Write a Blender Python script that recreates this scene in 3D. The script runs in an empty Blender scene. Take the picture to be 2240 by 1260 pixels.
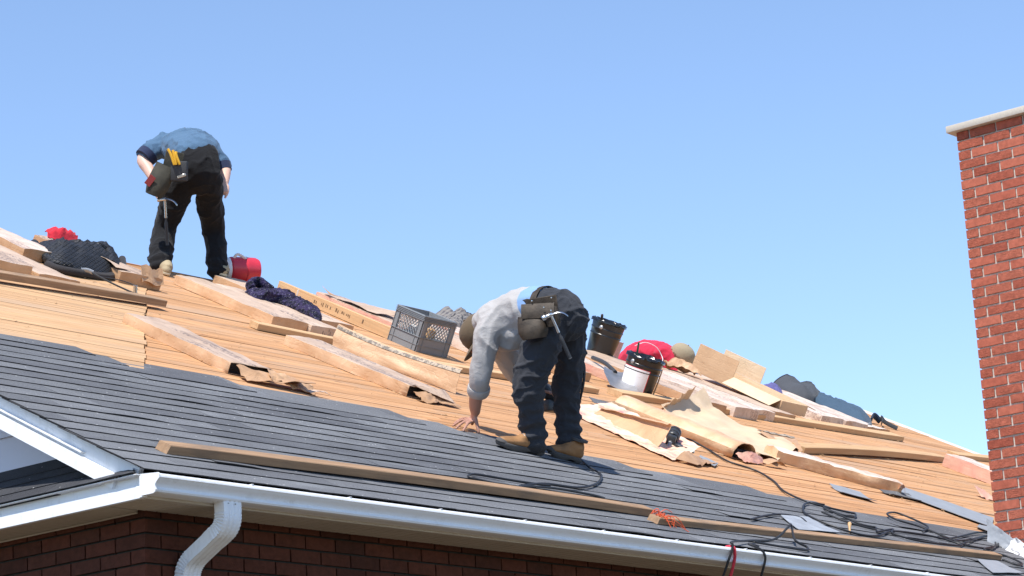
import bpy, bmesh, math, random
from math import radians, sin, cos, pi, sqrt, atan2, tan
from mathutils import Vector, Matrix, noise
random.seed(7)

# ------------------------------------------------------------------ camera, sky, sun, exposure
SC = bpy.context.scene
COL = SC.collection
cam_data = bpy.data.cameras.new('camera')
cam = bpy.data.objects.new('camera', cam_data)
COL.objects.link(cam)
SC.camera = cam
cam_data.sensor_width = 36.0
cam_data.lens = 93.15
cam_data.clip_start = 0.1
cam_data.clip_end = 6000
_a, _t, _r = radians(39.723), radians(13.946), radians(-3.206)
_h = Vector((cos(_a), sin(_a), 0)); _rt = Vector((sin(_a), -cos(_a), 0)); _z = Vector((0, 0, 1))
_fw = _h * cos(_t) + _z * sin(_t); _up = -_h * sin(_t) + _z * cos(_t)
_x = _rt * cos(_r) + _up * sin(_r); _y = -_rt * sin(_r) + _up * cos(_r)
_m = Matrix((_x, _y, -_fw)).transposed().to_4x4()
_m.translation = Vector((-7.513, -8.348, 1.6))
cam.matrix_world = _m

SUN_DIR = Vector((-1.0, -0.42, 1.95)).normalized()      # towards the sun
world = bpy.data.worlds.new('World')
SC.world = world
world.use_nodes = True
_wn = world.node_tree
_bg = _wn.nodes['Background']
_sky = _wn.nodes.new('ShaderNodeTexSky')
_sky.sky_type = 'NISHITA'
_sky.sun_disc = False
_sky.sun_elevation = math.asin(SUN_DIR.z)
_sky.sun_rotation = atan2(SUN_DIR.x, SUN_DIR.y)
_sky.altitude = 2000
_sky.air_density = 1.0
_sky.dust_density = 0.0
_sky.ozone_density = 1.5
_wn.links.new(_sky.outputs[0], _bg.inputs[0])
_bg.inputs[1].default_value = 0.15
sun_data = bpy.data.lights.new('sun', 'SUN')
sun_data.energy = 3.9
sun_data.angle = radians(0.53)
sun_data.color = (1.0, 0.95, 0.87)
sun = bpy.data.objects.new('sun', sun_data)
COL.objects.link(sun)
sun.rotation_euler = SUN_DIR.to_track_quat('Z', 'Y').to_euler()
sun.location = (-10, -4, 14)
SC.view_settings.view_transform = 'Standard'
SC.view_settings.look = 'None'
SC.view_settings.exposure = 0.74
SC.view_settings.gamma = 1.0
SC.view_settings.use_curve_mapping = False

# ------------------------------------------------------------------ roof frame
PH = radians(27.218)
EZ = 3.654                       # height of the eave edge above the ground
CP, SP = cos(PH), sin(PH)
RX = Matrix.Rotation(PH, 4, 'X')
def RP(u, v, w=0.0):
    return Vector((u, v * CP - w * SP, EZ + v * SP + w * CP))
NRM = Vector((0, -SP, CP))

# ------------------------------------------------------------------ object helpers
def tag(o, label=None, cat=None, group=None, kind=None):
    if label: o['label'] = label
    if cat: o['category'] = cat
    if group: o['group'] = group
    if kind: o['kind'] = kind
    return o
def mesh(V, F, mats=None, mi=None, smooth=True, angle=40):
    me = bpy.data.meshes.new('m')
    me.from_pydata([tuple(v) for v in V], [], F)
    if mats:
        for m in (mats if isinstance(mats, (list, tuple)) else [mats]): me.materials.append(m)
    if mi: me.polygons.foreach_set('material_index', mi)
    if smooth:
        me.polygons.foreach_set('use_smooth', [True] * len(me.polygons))
        if angle: me.set_sharp_from_angle(angle=radians(angle))
    me.update()
    return me
def obj(name, me, parent=None, loc=(0, 0, 0), rot=None):
    o = bpy.data.objects.new(name, me)
    if me is not None and me.name.startswith('m'): me.name = name
    COL.objects.link(o)
    if parent: o.parent = parent
    o.location = loc
    if rot is not None: o.rotation_euler = rot
    return o
def roof_empty(name, u, v, yaw=0.0, w=0.0, tilt=0.0):
    o = bpy.data.objects.new(name, None)
    COL.objects.link(o)
    o.empty_display_size = 0.1
    m = Matrix.Translation(RP(u, v, w)) @ RX @ Matrix.Rotation(yaw, 4, 'Z') @ Matrix.Rotation(tilt, 4, 'X')
    o.location = m.translation
    o.rotation_euler = m.to_euler()
    return o
def roof_place(o, u, v, yaw=0.0, w=0.0, tilt=0.0):
    m = Matrix.Translation(RP(u, v, w)) @ RX @ Matrix.Rotation(yaw, 4, 'Z') @ Matrix.Rotation(tilt, 4, 'X')
    o.location = m.translation
    o.rotation_euler = m.to_euler()
    return o
def world_empty(name, loc):
    o = bpy.data.objects.new(name, None)
    COL.objects.link(o); o.location = loc; o.empty_display_size = 0.2
    return o

# ------------------------------------------------------------------ shape helpers: each returns (verts, faces)
def join(*parts):
    V, F = [], []
    for v, f in parts:
        n = len(V); V += list(v); F += [tuple(i + n for i in q) for q in f]
    return V, F
def box(x0, x1, y0, y1, z0, z1):
    V = [(x0, y0, z0), (x1, y0, z0), (x1, y1, z0), (x0, y1, z0), (x0, y0, z1), (x1, y0, z1), (x1, y1, z1), (x0, y1, z1)]
    F = [(3, 2, 1, 0), (4, 5, 6, 7), (0, 1, 5, 4), (1, 2, 6, 5), (2, 3, 7, 6), (3, 0, 4, 7)]
    return V, F
def bbox(x0, x1, y0, y1, z0, z1, b=0.003, seg=1):
    bm = bmesh.new()
    V, F = box(x0, x1, y0, y1, z0, z1)
    vs = [bm.verts.new(v) for v in V]
    for f in F: bm.faces.new([vs[i] for i in f])
    bmesh.ops.bevel(bm, geom=list(bm.edges), offset=b, segments=seg, affect='EDGES', profile=0.5)
    bm.verts.index_update()
    R = ([tuple(v.co) for v in bm.verts], [tuple(v.index for v in f.verts) for f in bm.faces])
    bm.free()
    return R
def xf(part, m):
    V, F = part
    return [tuple(m @ Vector(v)) for v in V], F
def extrude(profile, axis, a0, a1, closed=True, cap=True):
    """profile = list of 2-D points; axis 'x': (p,q)->(a,p,q); 'y': (p,q)->(p,a,q); 'z': (p,q)->(p,q,a)"""
    mp = {'x': lambda p, a: (a, p[0], p[1]), 'y': lambda p, a: (p[0], a, p[1]), 'z': lambda p, a: (p[0], p[1], a)}[axis]
    n = len(profile)
    V = [mp(p, a0) for p in profile] + [mp(p, a1) for p in profile]
    F = []
    for i in range(n if closed else n - 1):
        j = (i + 1) % n
        F.append((i, j, n + j, n + i))
    if cap and closed:
        F.append(tuple(range(n - 1, -1, -1))); F.append(tuple(range(n, 2 * n)))
    return V, F
def cr(pts, n=6):
    """Catmull-Rom through points (any dimension)"""
    P = [tuple(p) for p in pts]
    if len(P) < 3: n = max(n, 1)
    out = []
    for i in range(len(P) - 1):
        p0 = P[max(i - 1, 0)]; p1 = P[i]; p2 = P[i + 1]; p3 = P[min(i + 2, len(P) - 1)]
        for k in range(n):
            t = k / n
            out.append(tuple(0.5 * ((2 * b) + (-a + c) * t + (2 * a - 5 * b + 4 * c - d) * t * t + (-a + 3 * b - 3 * c + d) * t ** 3)
                             for a, b, c, d in zip(p0, p1, p2, p3)))
    out.append(P[-1])
    return out
def tube(pts, r, n=8, cap=True, side=None):
    """r: float, or list of float / (ra, rb) per point"""
    P = [Vector(p) for p in pts]; m = len(P)
    V, F = [], []
    prev = None
    for i, p in enumerate(P):
        t = (P[min(i + 1, m - 1)] - P[max(i - 1, 0)])
        t = t.normalized() if t.length > 1e-9 else Vector((0, 0, 1))
        s = Vector(side) if side is not None else (prev if prev is not None else (Vector((0, 0, 1)) if abs(t.z) < 0.9 else Vector((1, 0, 0))))
        s = s - t * s.dot(t)
        if s.length < 1e-6: s = t.orthogonal()
        s.normalize(); prev = s
        b = t.cross(s)
        rr = r[i] if isinstance(r, (list, tuple)) else r
        ra, rb = rr if isinstance(rr, (list, tuple)) else (rr, rr)
        for k in range(n):
            a = 2 * pi * k / n
            V.append(tuple(p + s * (cos(a) * ra) + b * (sin(a) * rb)))
    for i in range(m - 1):
        for k in range(n):
            j = (k + 1) % n
            F.append((i * n + k, i * n + j, (i + 1) * n + j, (i + 1) * n + k))
    if cap:
        F.append(tuple(range(n - 1, -1, -1))); F.append(tuple((m - 1) * n + k for k in range(n)))
    return V, F
def lathe(prof, n=24, cap0=True, cap1=True):
    V, F = [], []
    for (r, z) in prof:
        for k in range(n):
            a = 2 * pi * k / n
            V.append((r * cos(a), r * sin(a), z))
    for i in range(len(prof) - 1):
        for k in range(n):
            j = (k + 1) % n
            F.append((i * n + k, i * n + j, (i + 1) * n + j, (i + 1) * n + k))
    if cap0: F.append(tuple(range(n - 1, -1, -1)))
    if cap1: F.append(tuple((len(prof) - 1) * n + k for k in range(n)))
    return V, F
def sheet(nu, nv, fn, th=0.002):
    """thin solid sheet: fn(s,t) in 0..1 -> point; thickness th along the local normal"""
    P = [[Vector(fn(i / nu, j / nv)) for j in range(nv + 1)] for i in range(nu + 1)]
    V, F = [], []
    N = [[None] * (nv + 1) for _ in range(nu + 1)]
    for i in range(nu + 1):
        for j in range(nv + 1):
            a = P[min(i + 1, nu)][j] - P[max(i - 1, 0)][j]; b = P[i][min(j + 1, nv)] - P[i][max(j - 1, 0)]
            nn = a.cross(b); N[i][j] = nn.normalized() if nn.length > 1e-9 else Vector((0, 0, 1))
    for k in (0.5, -0.5):
        for i in range(nu + 1):
            for j in range(nv + 1): V.append(tuple(P[i][j] + N[i][j] * th * k))
    w = nv + 1; o = (nu + 1) * w
    for i in range(nu):
        for j in range(nv):
            a, b, c, d = i * w + j, (i + 1) * w + j, (i + 1) * w + j + 1, i * w + j + 1
            F.append((a, b, c, d)); F.append((o + d, o + c, o + b, o + a))
    for i in range(nu):
        a, b = i * w, (i + 1) * w; F.append((b, a, o + a, o + b))
        a, b = i * w + nv, (i + 1) * w + nv; F.append((a, b, o + b, o + a))
    for j in range(nv):
        a, b = j, j + 1; F.append((a, b, o + b, o + a))
        a, b = nu * w + j, nu * w + j + 1; F.append((b, a, o + a, o + b))
    return V, F
def nz(x, y=0.0, z=0.0): return noise.noise(Vector((x, y, z)))

# ------------------------------------------------------------------ materials
class NT:
    def __init__(s, name, rough=0.7, spec=0.3, metal=0.0):
        s.m = bpy.data.materials.new(name); s.m.use_nodes = True
        s.t = s.m.node_tree; s.b = s.t.nodes['Principled BSDF']
        s.b.inputs['Roughness'].default_value = rough
        s.b.inputs['Specular IOR Level'].default_value = spec
        s.b.inputs['Metallic'].default_value = metal
        s.tc = s.t.nodes.new('ShaderNodeTexCoord')
        s.oi = None
    def new(s, k, **kw):
        n = s.t.nodes.new(k)
        for a, b in kw.items(): setattr(n, a, b)
        return n
    def link(s, a, b): s.t.links.new(a, b)
    def rnd(s):
        if not s.oi: s.oi = s.new('ShaderNodeObjectInfo')
        return s.oi.outputs['Random']
    def coords(s, scale=(1, 1, 1), out='Object', rot=(0, 0, 0), rand=True):
        mp = s.new('ShaderNodeMapping'); mp.inputs['Scale'].default_value = scale; mp.inputs['Rotation'].default_value = rot
        s.link(s.tc.outputs[out], mp.inputs['Vector'])
        if rand:
            mul = s.new('ShaderNodeMath', operation='MULTIPLY'); mul.inputs[1].default_value = 37.0
            s.link(s.rnd(), mul.inputs[0])
            cb = s.new('ShaderNodeCombineXYZ')
            for i in range(3): s.link(mul.outputs[0], cb.inputs[i])
            s.link(cb.outputs[0], mp.inputs['Location'])
        return mp.outputs[0]
    def noise(s, scale, vec=None, detail=4, rough=0.55, dist=0.0):
        n = s.new('ShaderNodeTexNoise'); n.inputs['Scale'].default_value = scale; n.inputs['Detail'].default_value = detail
        n.inputs['Roughness'].default_value = rough; n.inputs['Distortion'].default_value = dist
        if vec is not None: s.link(vec, n.inputs['Vector'])
        return n.outputs['Fac']
    def ramp(s, fac, stops):
        r = s.new('ShaderNodeValToRGB'); e = r.color_ramp.elements
        while len(e) < len(stops): e.new(0.5)
        for q, (p, c) in zip(e, stops):
            q.position = p; q.color = (*c, 1) if len(c) == 3 else c
        s.link(fac, r.inputs[0])
        return r.outputs[0]
    def mix(s, fac, a, b, mode='MIX'):
        n = s.new('ShaderNodeMix', data_type='RGBA', blend_type=mode)
        for sock, val in ((n.inputs[0], fac), (n.inputs[6], a), (n.inputs[7], b)):
            if hasattr(val, 'links'): s.link(val, sock)
            elif isinstance(val, (int, float)): sock.default_value = val
            else: sock.default_value = (*val, 1)
        return n.outputs[2]
    def math(s, op, a, b=0.0, clamp=False):
        n = s.new('ShaderNodeMath', operation=op); n.use_clamp = clamp
        for sock, val in ((n.inputs[0], a), (n.inputs[1], b)):
            if hasattr(val, 'links'): s.link(val, sock)
            else: sock.default_value = val
        return n.outputs[0]
    def color(s, c):
        if hasattr(c, 'links'): s.link(c, s.b.inputs['Base Color'])
        else: s.b.inputs['Base Color'].default_value = (*c, 1)
        return s
    def bump(s, h, strength=0.3, dist=0.01):
        n = s.new('ShaderNodeBump'); n.inputs['Strength'].default_value = strength; n.inputs['Distance'].default_value = dist
        s.link(h, n.inputs['Height']); s.link(n.outputs[0], s.b.inputs['Normal'])
        return s
    def roughness(s, v): s.link(v, s.b.inputs['Roughness']); return s

def m_plain(name, c, rough=0.6, spec=0.3, var=0.12, scale=6.0, metal=0.0, bump=0.0, bscale=60):
    t = NT(name, rough, spec, metal)
    n = t.noise(scale, t.coords())
    t.color(t.mix(n, tuple(x * (1 - var * 1.6) for x in c), tuple(min(1, x * (1 + var)) for x in c)))
    if bump: t.bump(t.noise(bscale, t.coords(rand=False)), bump, 0.004)
    return t.m
def m_wood(name, light, dark, streak=0.5, rough=0.75, tint=0.25, stain=None, axis='x', gap=0.5):
    t = NT(name, rough, 0.2)
    sc = (0.9, 22, 22) if axis == 'x' else (22, 0.9, 22)
    sc2 = (0.5, 90, 90) if axis == 'x' else (90, 0.5, 90)
    v = t.coords(sc); g = t.noise(1.6, v, 6, 0.65, 0.6)
    v2 = t.coords(sc2); g2 = t.noise(1.0, v2, 3, 0.6)
    base = t.ramp(g, [(0.30, dark), (gap, tuple((a + b) / 2 for a, b in zip(light, dark))), (0.72, light)])
    base = t.mix(streak, base, t.ramp(g2, [(0.35, tuple(x * 0.62 for x in dark)), (0.52, light)]), 'MULTIPLY') if streak else base
    lo = tuple(1 - tint for _ in range(3)); hi = (1.0, 1.0, 1.0)
    base = t.mix(1.0, base, t.ramp(t.rnd(), [(0.0, (1 - tint * .55, 1 - tint * .75, 1 - tint)), (0.5, (1, .97, .93)), (1.0, hi)]), 'MULTIPLY')
    if name.endswith('sheathing_wood'):
        ck = t.noise(1.0, t.coords((1.1, 48, 48)), 4, 0.75, 0.3)
        base = t.mix(t.ramp(ck, [(0.33, (0.7, 0.7, 0.7)), (0.42, (0, 0, 0))]), base, (0.20, 0.115, 0.06))
        gr = t.noise(1.0, t.coords((0.9, 5, 5)), 4, 0.6)
        base = t.mix(t.ramp(gr, [(0.52, (0, 0, 0)), (0.70, (0.6, 0.6, 0.6))]), base, (0.38, 0.27, 0.19))
        kv = t.new('ShaderNodeTexVoronoi'); kv.inputs['Scale'].default_value = 1.0
        t.link(t.coords((2.2, 6.5, 1.0)), kv.inputs['Vector'])
        base = t.mix(t.ramp(kv.outputs['Distance'], [(0.05, (0.8, 0.8, 0.8)), (0.10, (0, 0, 0))]), base, (0.20, 0.10, 0.05))
    if stain:
        s1 = t.noise(2.2, t.coords((1, 2.5, 2.5)), 5, 0.6)
        base = t.mix(t.ramp(s1, [(0.52, (0, 0, 0)), (0.72, (0.8, 0.8, 0.8))]), base, stain)
    t.color(base)
    t.bump(t.math('ADD', g, t.math('MULTIPLY', g2, 0.6)), 0.35, 0.004)
    return t.m
def m_paper(name, c, c2, rough=0.5, spec=0.35, pr=None, axis='y'):
    """kraft wrapping paper: creased, blotchy; pr = colour of the dark print streaks"""
    t = NT(name, rough, spec)
    n = t.noise(5.0, t.coords((1, 1, 1)), 5, 0.6, 0.4)
    base = t.mix(t.ramp(n, [(0.32, (0, 0, 0)), (0.68, (1, 1, 1))]), c, c2)
    if pr:
        k = t.noise(1.0, t.coords((16, 1.6, 8) if axis == 'y' else (1.6, 16, 8)), 5, 0.7, 0.2)
        base = t.mix(t.ramp(k, [(0.56, (0, 0, 0)), (0.66, (0.55, 0.55, 0.55))]), base, pr)
        lt = t.noise(1.0, t.coords((95, 40, 40)), 2, 0.5); mk = t.noise(1.0, t.coords((9, 1.3, 5)), 2, 0.5)
        base = t.mix(t.math('MULTIPLY', t.ramp(lt, [(0.50, (0, 0, 0)), (0.56, (0.9, 0.9, 0.9))]), t.ramp(mk, [(0.55, (0, 0, 0)), (0.60, (1, 1, 1))])), base, pr)
    base = t.mix(1.0, base, t.ramp(t.rnd(), [(0, (0.86, 0.84, 0.84)), (1, (1, 1, 1))]), 'MULTIPLY')
    t.color(base)
    wv = t.noise(4.0, t.coords(), 3, 0.6)
    vv = t.new('ShaderNodeTexVoronoi', feature='DISTANCE_TO_EDGE'); vv.inputs['Scale'].default_value = 6.0
    va = t.new('ShaderNodeVectorMath', operation='ADD'); t.link(t.coords((1.0, 0.55, 1.0)), va.inputs[0])
    cx = t.new('ShaderNodeCombineXYZ'); [t.link(wv, cx.inputs[i]) for i in range(3)]
    t.link(cx.outputs[0], va.inputs[1]); t.link(va.outputs[0], vv.inputs['Vector'])
    cre = t.ramp(vv.outputs['Distance'], [(0.0, (0, 0, 0)), (0.09, (1, 1, 1))])
    b2 = t.noise(60.0, t.coords(), 3)
    b3 = t.noise(1.0, t.coords((14, 2.2, 30) if axis == 'y' else (2.2, 14, 30)), 5, 0.65, 1.2)
    t.bump(t.math('ADD', t.math('MULTIPLY', cre, 0.28), t.math('ADD', t.math('ADD', t.math('MULTIPLY', wv, 0.3), t.math('MULTIPLY', b3, 0.9)), t.math('MULTIPLY', b2, 0.06))), 0.45, 0.008)
    return t.m
def m_cloth(name, c, c2=None, rough=0.9, weave=420, var=0.25, fold=0.0):
    t = NT(name, rough, 0.15)
    c2 = c2 or tuple(x * (1 - var) for x in c)
    n = t.noise(7.0, t.coords(), 4, 0.6)
    fine = t.noise(weave, t.coords(), 2, 0.5)
    t.color(t.mix(t.math('ADD', t.math('MULTIPLY', n, 0.8), t.math('MULTIPLY', fine, 0.3)), c2, c))
    t.b.inputs['Sheen Weight'].default_value = 0.08
    h = t.math('ADD', t.math('MULTIPLY', fine, 0.25), t.math('MULTIPLY', t.noise(18, t.coords((1, 1, 1.6)), 4, 0.6, 1.0), 1.0 if fold else 0.6))
    t.bump(h, 0.30 + fold, 0.012)
    return t.m

M = {}
M['board'] = m_wood('sheathing_wood', (0.80, 0.56, 0.36), (0.45, 0.285, 0.165), 0.66, 0.75, 0.24)
M['board_pale'] = m_wood('pale_sheathing_wood', (0.77, 0.575, 0.385), (0.52, 0.355, 0.215), 0.6, 0.72, 0.14)
M['lumber'] = m_wood('lumber_wood', (0.70, 0.50, 0.30), (0.52, 0.34, 0.19), 0.25, 0.7, 0.15)
M['lumber_old'] = m_wood('weathered_lumber', (0.52, 0.37, 0.25), (0.32, 0.22, 0.145), 0.4, 0.8, 0.2, stain=(0.16, 0.12, 0.09))
M['felt'] = m_plain('roof_underlay', (0.03, 0.03, 0.032), 0.9)
def _white():
    t = NT('white_aluminium', 0.38, 0.5)
    d = t.noise(3.0, t.coords((1, 6, 2.5), rand=False), 6, 0.7); f = t.noise(45, t.coords((1, 1, .3), rand=False), 4, 0.7)
    k = t.math('MULTIPLY', t.ramp(d, [(0.48, (0, 0, 0)), (0.75, (1, 1, 1))]), t.ramp(f, [(0.42, (0, 0, 0)), (0.7, (0.7, 0.7, 0.7))]))
    t.color(t.mix(k, (0.80, 0.81, 0.83), (0.42, 0.39, 0.34)))
    return t.m
M['white'] = _white()
M['soffit'] = m_plain('soffit_aluminium', (0.52, 0.46, 0.385), 0.5, 0.4, 0.10, 5)
M['siding'] = m_plain('gable_siding', (0.66, 0.66, 0.74), 0.5, 0.4, 0.04, 4)
M['kraft'] = m_paper('kraft_paper', (0.44, 0.26, 0.14), (0.60, 0.38, 0.22))
M['kraft_pink'] = m_paper('pinkish_wrapper', (0.56, 0.33, 0.175), (0.75, 0.51, 0.315), 0.42, 0.5)
M['kraft_print'] = m_paper('printed_wrapper', (0.48, 0.345, 0.245), (0.64, 0.485, 0.365), 0.5, 0.35, (0.17, 0.13, 0.12))
M['kraft_white'] = m_paper('pale_wrapper', (0.58, 0.43, 0.32), (0.80, 0.68, 0.58), 0.45, 0.4, (0.40, 0.29, 0.24))
M['kraft_red'] = m_paper('red_edged_wrapper', (0.62, 0.29, 0.22), (0.72, 0.46, 0.33), 0.4, 0.45)
M['card'] = m_paper('corrugated_cardboard', (0.52, 0.335, 0.195), (0.58, 0.385, 0.23), 0.7, 0.2)
M['card_in'] = m_paper('cardboard_pale_side', (0.62, 0.47, 0.31), (0.68, 0.53, 0.37), 0.7, 0.2)
M['black_gloss'] = m_plain('black_enamel', (0.012, 0.013, 0.016), 0.28, 0.55, 0.3, 5, bump=0.15, bscale=20)
M['tar'] = m_plain('wet_tar', (0.008, 0.008, 0.009), 0.18, 0.6, 0.2, 20, bump=0.8, bscale=45)
M['hose'] = m_plain('black_rubber', (0.022, 0.023, 0.026), 0.5, 0.4, 0.2, 8)
M['steel'] = m_plain('bright_steel', (0.62, 0.62, 0.62), 0.25, 0.5, 0.1, 20, metal=1.0)
M['steel_dull'] = m_plain('dull_steel', (0.42, 0.42, 0.43), 0.45, 0.5, 0.25, 15, metal=0.8)
M['grip'] = m_plain('dark_grip', (0.045, 0.047, 0.052), 0.6, 0.3, 0.2, 30)
M['leather'] = m_plain('worn_leather', (0.050, 0.037, 0.026), 0.6, 0.3, 0.75, 22, bump=0.4, bscale=70)
M['leather_pouch'] = m_plain('dark_pouch_suede', (0.055, 0.052, 0.040), 0.75, 0.25, 0.5, 12, bump=0.4, bscale=60)
M['skin'] = m_plain('skin', (0.42, 0.225, 0.165), 0.5, 0.4, 0.14, 9, bump=0.15, bscale=120)
M['skin_pale'] = m_plain('skin_pale', (0.66, 0.42, 0.33), 0.5, 0.4, 0.12, 9, bump=0.12, bscale=120)
M['hair'] = m_plain('brown_hair', (0.10, 0.065, 0.04), 0.6, 0.3, 0.4, 60, bump=0.6, bscale=120)
M['red_plastic'] = m_plain('red_plastic', (0.62, 0.035, 0.06), 0.35, 0.5, 0.12, 4)
M['mortar'] = m_plain('mortar', (0.56, 0.52, 0.46), 0.95, 0.1, 0.25, 40, bump=0.5, bscale=200)
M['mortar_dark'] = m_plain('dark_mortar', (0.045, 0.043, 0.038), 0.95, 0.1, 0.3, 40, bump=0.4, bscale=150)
M['limestone'] = m_plain('cast_stone', (0.52, 0.475, 0.41), 0.9, 0.15, 0.12, 60, bump=0.3, bscale=180)
M['yellow'] = m_plain('yellow_plastic', (0.75, 0.42, 0.03), 0.45, 0.4, 0.1)
M['grey_plastic'] = m_plain('grey_plastic', (0.21, 0.225, 0.24), 0.45, 0.45, 0.1, 5)
M['lead'] = m_plain('lead_flashing', (0.34, 0.36, 0.39), 0.5, 0.4, 0.35, 9, bump=0.7, bscale=18)
def _seal():
    t = NT('smeared_sealant', 0.7, 0.3)
    a_ = t.noise(14, t.coords(rand=False), 5, 0.7, 0.5)
    t.color(t.ramp(a_, [(0.36, (0.05, 0.05, 0.055)), (0.43, (0.30, 0.31, 0.33)), (0.50, (0.66, 0.66, 0.68))]))
    t.bump(t.noise(35, t.coords(rand=False), 4), 0.7, 0.015)
    return t.m
M['sealant'] = _seal()
M['orange'] = m_plain('orange_twine', (0.75, 0.13, 0.05), 0.7, 0.2, 0.2)
def _shingle(name, c):
    t = NT(name, 0.88, 0.25)
    g = t.noise(260, t.coords(), 2, 0.7)
    w = t.noise(1.5, t.coords((1, 2.5, 1)), 4, 0.6)
    base = t.ramp(g, [(0.28, tuple(x * 0.45 for x in c)), (0.5, c), (0.70, tuple(x * 1.55 for x in c)), (0.80, tuple(x * 3.0 for x in c))])
    base = t.mix(1.0, base, t.ramp(w, [(0.30, (0.78, 0.78, 0.8)), (0.70, (1.15, 1.15, 1.15))]), 'MULTIPLY')
    base = t.mix(1.0, base, t.ramp(t.rnd(), [(0, (0.78, 0.78, 0.80)), (0.5, (0.95, .95, .95)), (1, (1.18, 1.18, 1.18))]), 'MULTIPLY')
    # scuffed pale dust
    d = t.noise(1.1, t.coords((0.7, 3, 1), rot=(0, 0, 0.5)), 3, 0.5)
    base = t.mix(t.ramp(d, [(0.63, (0, 0, 0)), (0.78, (0.22, 0.22, 0.22))]), base, (0.42, 0.44, 0.46))
    # scattered bright mineral specks
    vo = t.new('ShaderNodeTexVoronoi'); vo.inputs['Scale'].default_value = 16.0
    t.link(t.coords(), vo.inputs['Vector'])
    base = t.mix(t.ramp(vo.outputs['Distance'], [(0.045, (0.85, 0.85, 0.85)), (0.075, (0, 0, 0))]), base, (0.75, 0.75, 0.74))
    t.color(base); t.bump(g, 0.6, 0.003)
    return t.m
M['shingle'] = _shingle('shingle_granules', (0.136, 0.140, 0.149))
M['shingle_dark'] = _shingle('old_shingle_granules', (0.045, 0.046, 0.052))
M['asphalt_edge'] = m_plain('asphalt_edge', (0.035, 0.035, 0.038), 0.9, 0.1)
M['slate'] = m_plain('grey_membrane', (0.27, 0.29, 0.32), 0.6, 0.3, 0.15, 10, bump=0.3, bscale=150)
def _brick(name, cs, rough_bump):
    t = NT(name, 0.88, 0.2)
    base = t.ramp(t.rnd(), cs)
    n = t.noise(30, t.coords(), 5, 0.65)
    base = t.mix(1.0, base, t.ramp(n, [(0.3, (0.72, 0.70, 0.68)), (0.7, (1.12, 1.1, 1.08))]), 'MULTIPLY')
    t.color(base)
    t.bump(t.noise(85, t.coords((.6, .6, 1.6)), 5, 0.65, 1.0), rough_bump, 0.012)
    return t.m
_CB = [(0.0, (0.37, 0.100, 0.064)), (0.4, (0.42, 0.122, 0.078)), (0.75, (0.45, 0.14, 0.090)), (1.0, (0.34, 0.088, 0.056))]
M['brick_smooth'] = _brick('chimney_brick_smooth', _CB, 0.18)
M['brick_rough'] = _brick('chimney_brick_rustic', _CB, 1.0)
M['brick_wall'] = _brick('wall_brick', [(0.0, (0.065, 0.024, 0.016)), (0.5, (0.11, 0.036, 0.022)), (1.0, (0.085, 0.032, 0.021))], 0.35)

# ------------------------------------------------------------------ ground
_g = obj('ground', mesh([(-1500, -1500, 0), (1500, -1500, 0), (1500, 1500, 0), (-1500, 1500, 0)], [(0, 1, 2, 3)], None))
_gt = NT('dry_ground', 0.95, 0.1)
_gt.color(_gt.mix(_gt.noise(0.6, _gt.coords(rand=False), 6), (0.085, 0.072, 0.05), (0.14, 0.115, 0.085)))
_g.data.materials.append(_gt.m)
tag(_g, kind='structure')

# ------------------------------------------------------------------ the house
house = world_empty('brick_house', (0.25, 0.26, 0.0))
tag(house, 'red brick house with white gutter and half-stripped gable roof under repair', 'house')
HO = Vector(house.location)
def hpart(name, part, mats, parent=None, mi=None, smooth=True, angle=40):
    """part of the house given in world coordinates"""
    V, F = part
    V = [tuple(Vector(v) - HO) for v in V]
    o = obj(name, mesh(V, F, mats, mi, smooth, angle), parent or house)
    return o
ZS = EZ - 0.115                  # soffit
WX, WY = 0.248, 0.260            # outer faces of the two brick walls
XR = 15.05                       # right rake
def ridge(u): return 6.30 + 0.052 * (u - 5.0)
YB = 2 * ridge(0) * CP - 0.26
BL, BH, BJ = 0.190, 0.0567, 0.010

def brick_mesh(lx, ly, lz, mats, rough=0.0, seed=0):
    """brick with its outer face at local y=0 looking to -y, running 0..lx along x"""
    nx, nz_ = (6, 2) if rough else (1, 1)
    V, F = [], []
    for i in range(nx + 1):
        for k in range(nz_ + 1):
            x, z = lx * i / nx, lz * k / nz_
            y = (-abs(nz(x * 40 + seed * 9, z * 60, seed)) * rough) if 0 < i < nx else 0.0
            if i in (0, nx): y = rough * 0.3
            V.append((x, y, z))
    w = nz_ + 1
    for i in range(nx):
        for k in range(nz_): F.append((i * w + k, (i + 1) * w + k, (i + 1) * w + k + 1, i * w + k + 1))
    n = len(V)
    V += [(0, ly, 0), (lx, ly, 0), (lx, ly, lz), (0, ly, lz)]
    a, b, c, d = 0, nx * w, nx * w + nz_, nz_
    bot = [i * w for i in range(nx + 1)]; top = [i * w + nz_ for i in range(nx + 1)]
    F.append(tuple([n, n + 1] + bot[::-1])); F.append(tuple(top + [n + 2, n + 3]))
    F.append(tuple([n] + [k for k in range(w)] + [n + 3])); F.append(tuple([n + 1, n + 2] + [b + k for k in range(nz_, -1, -1)]))
    F.append((n + 3, n + 2, n + 1, n))
    return mesh(V, F, mats, smooth=False)

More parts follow.
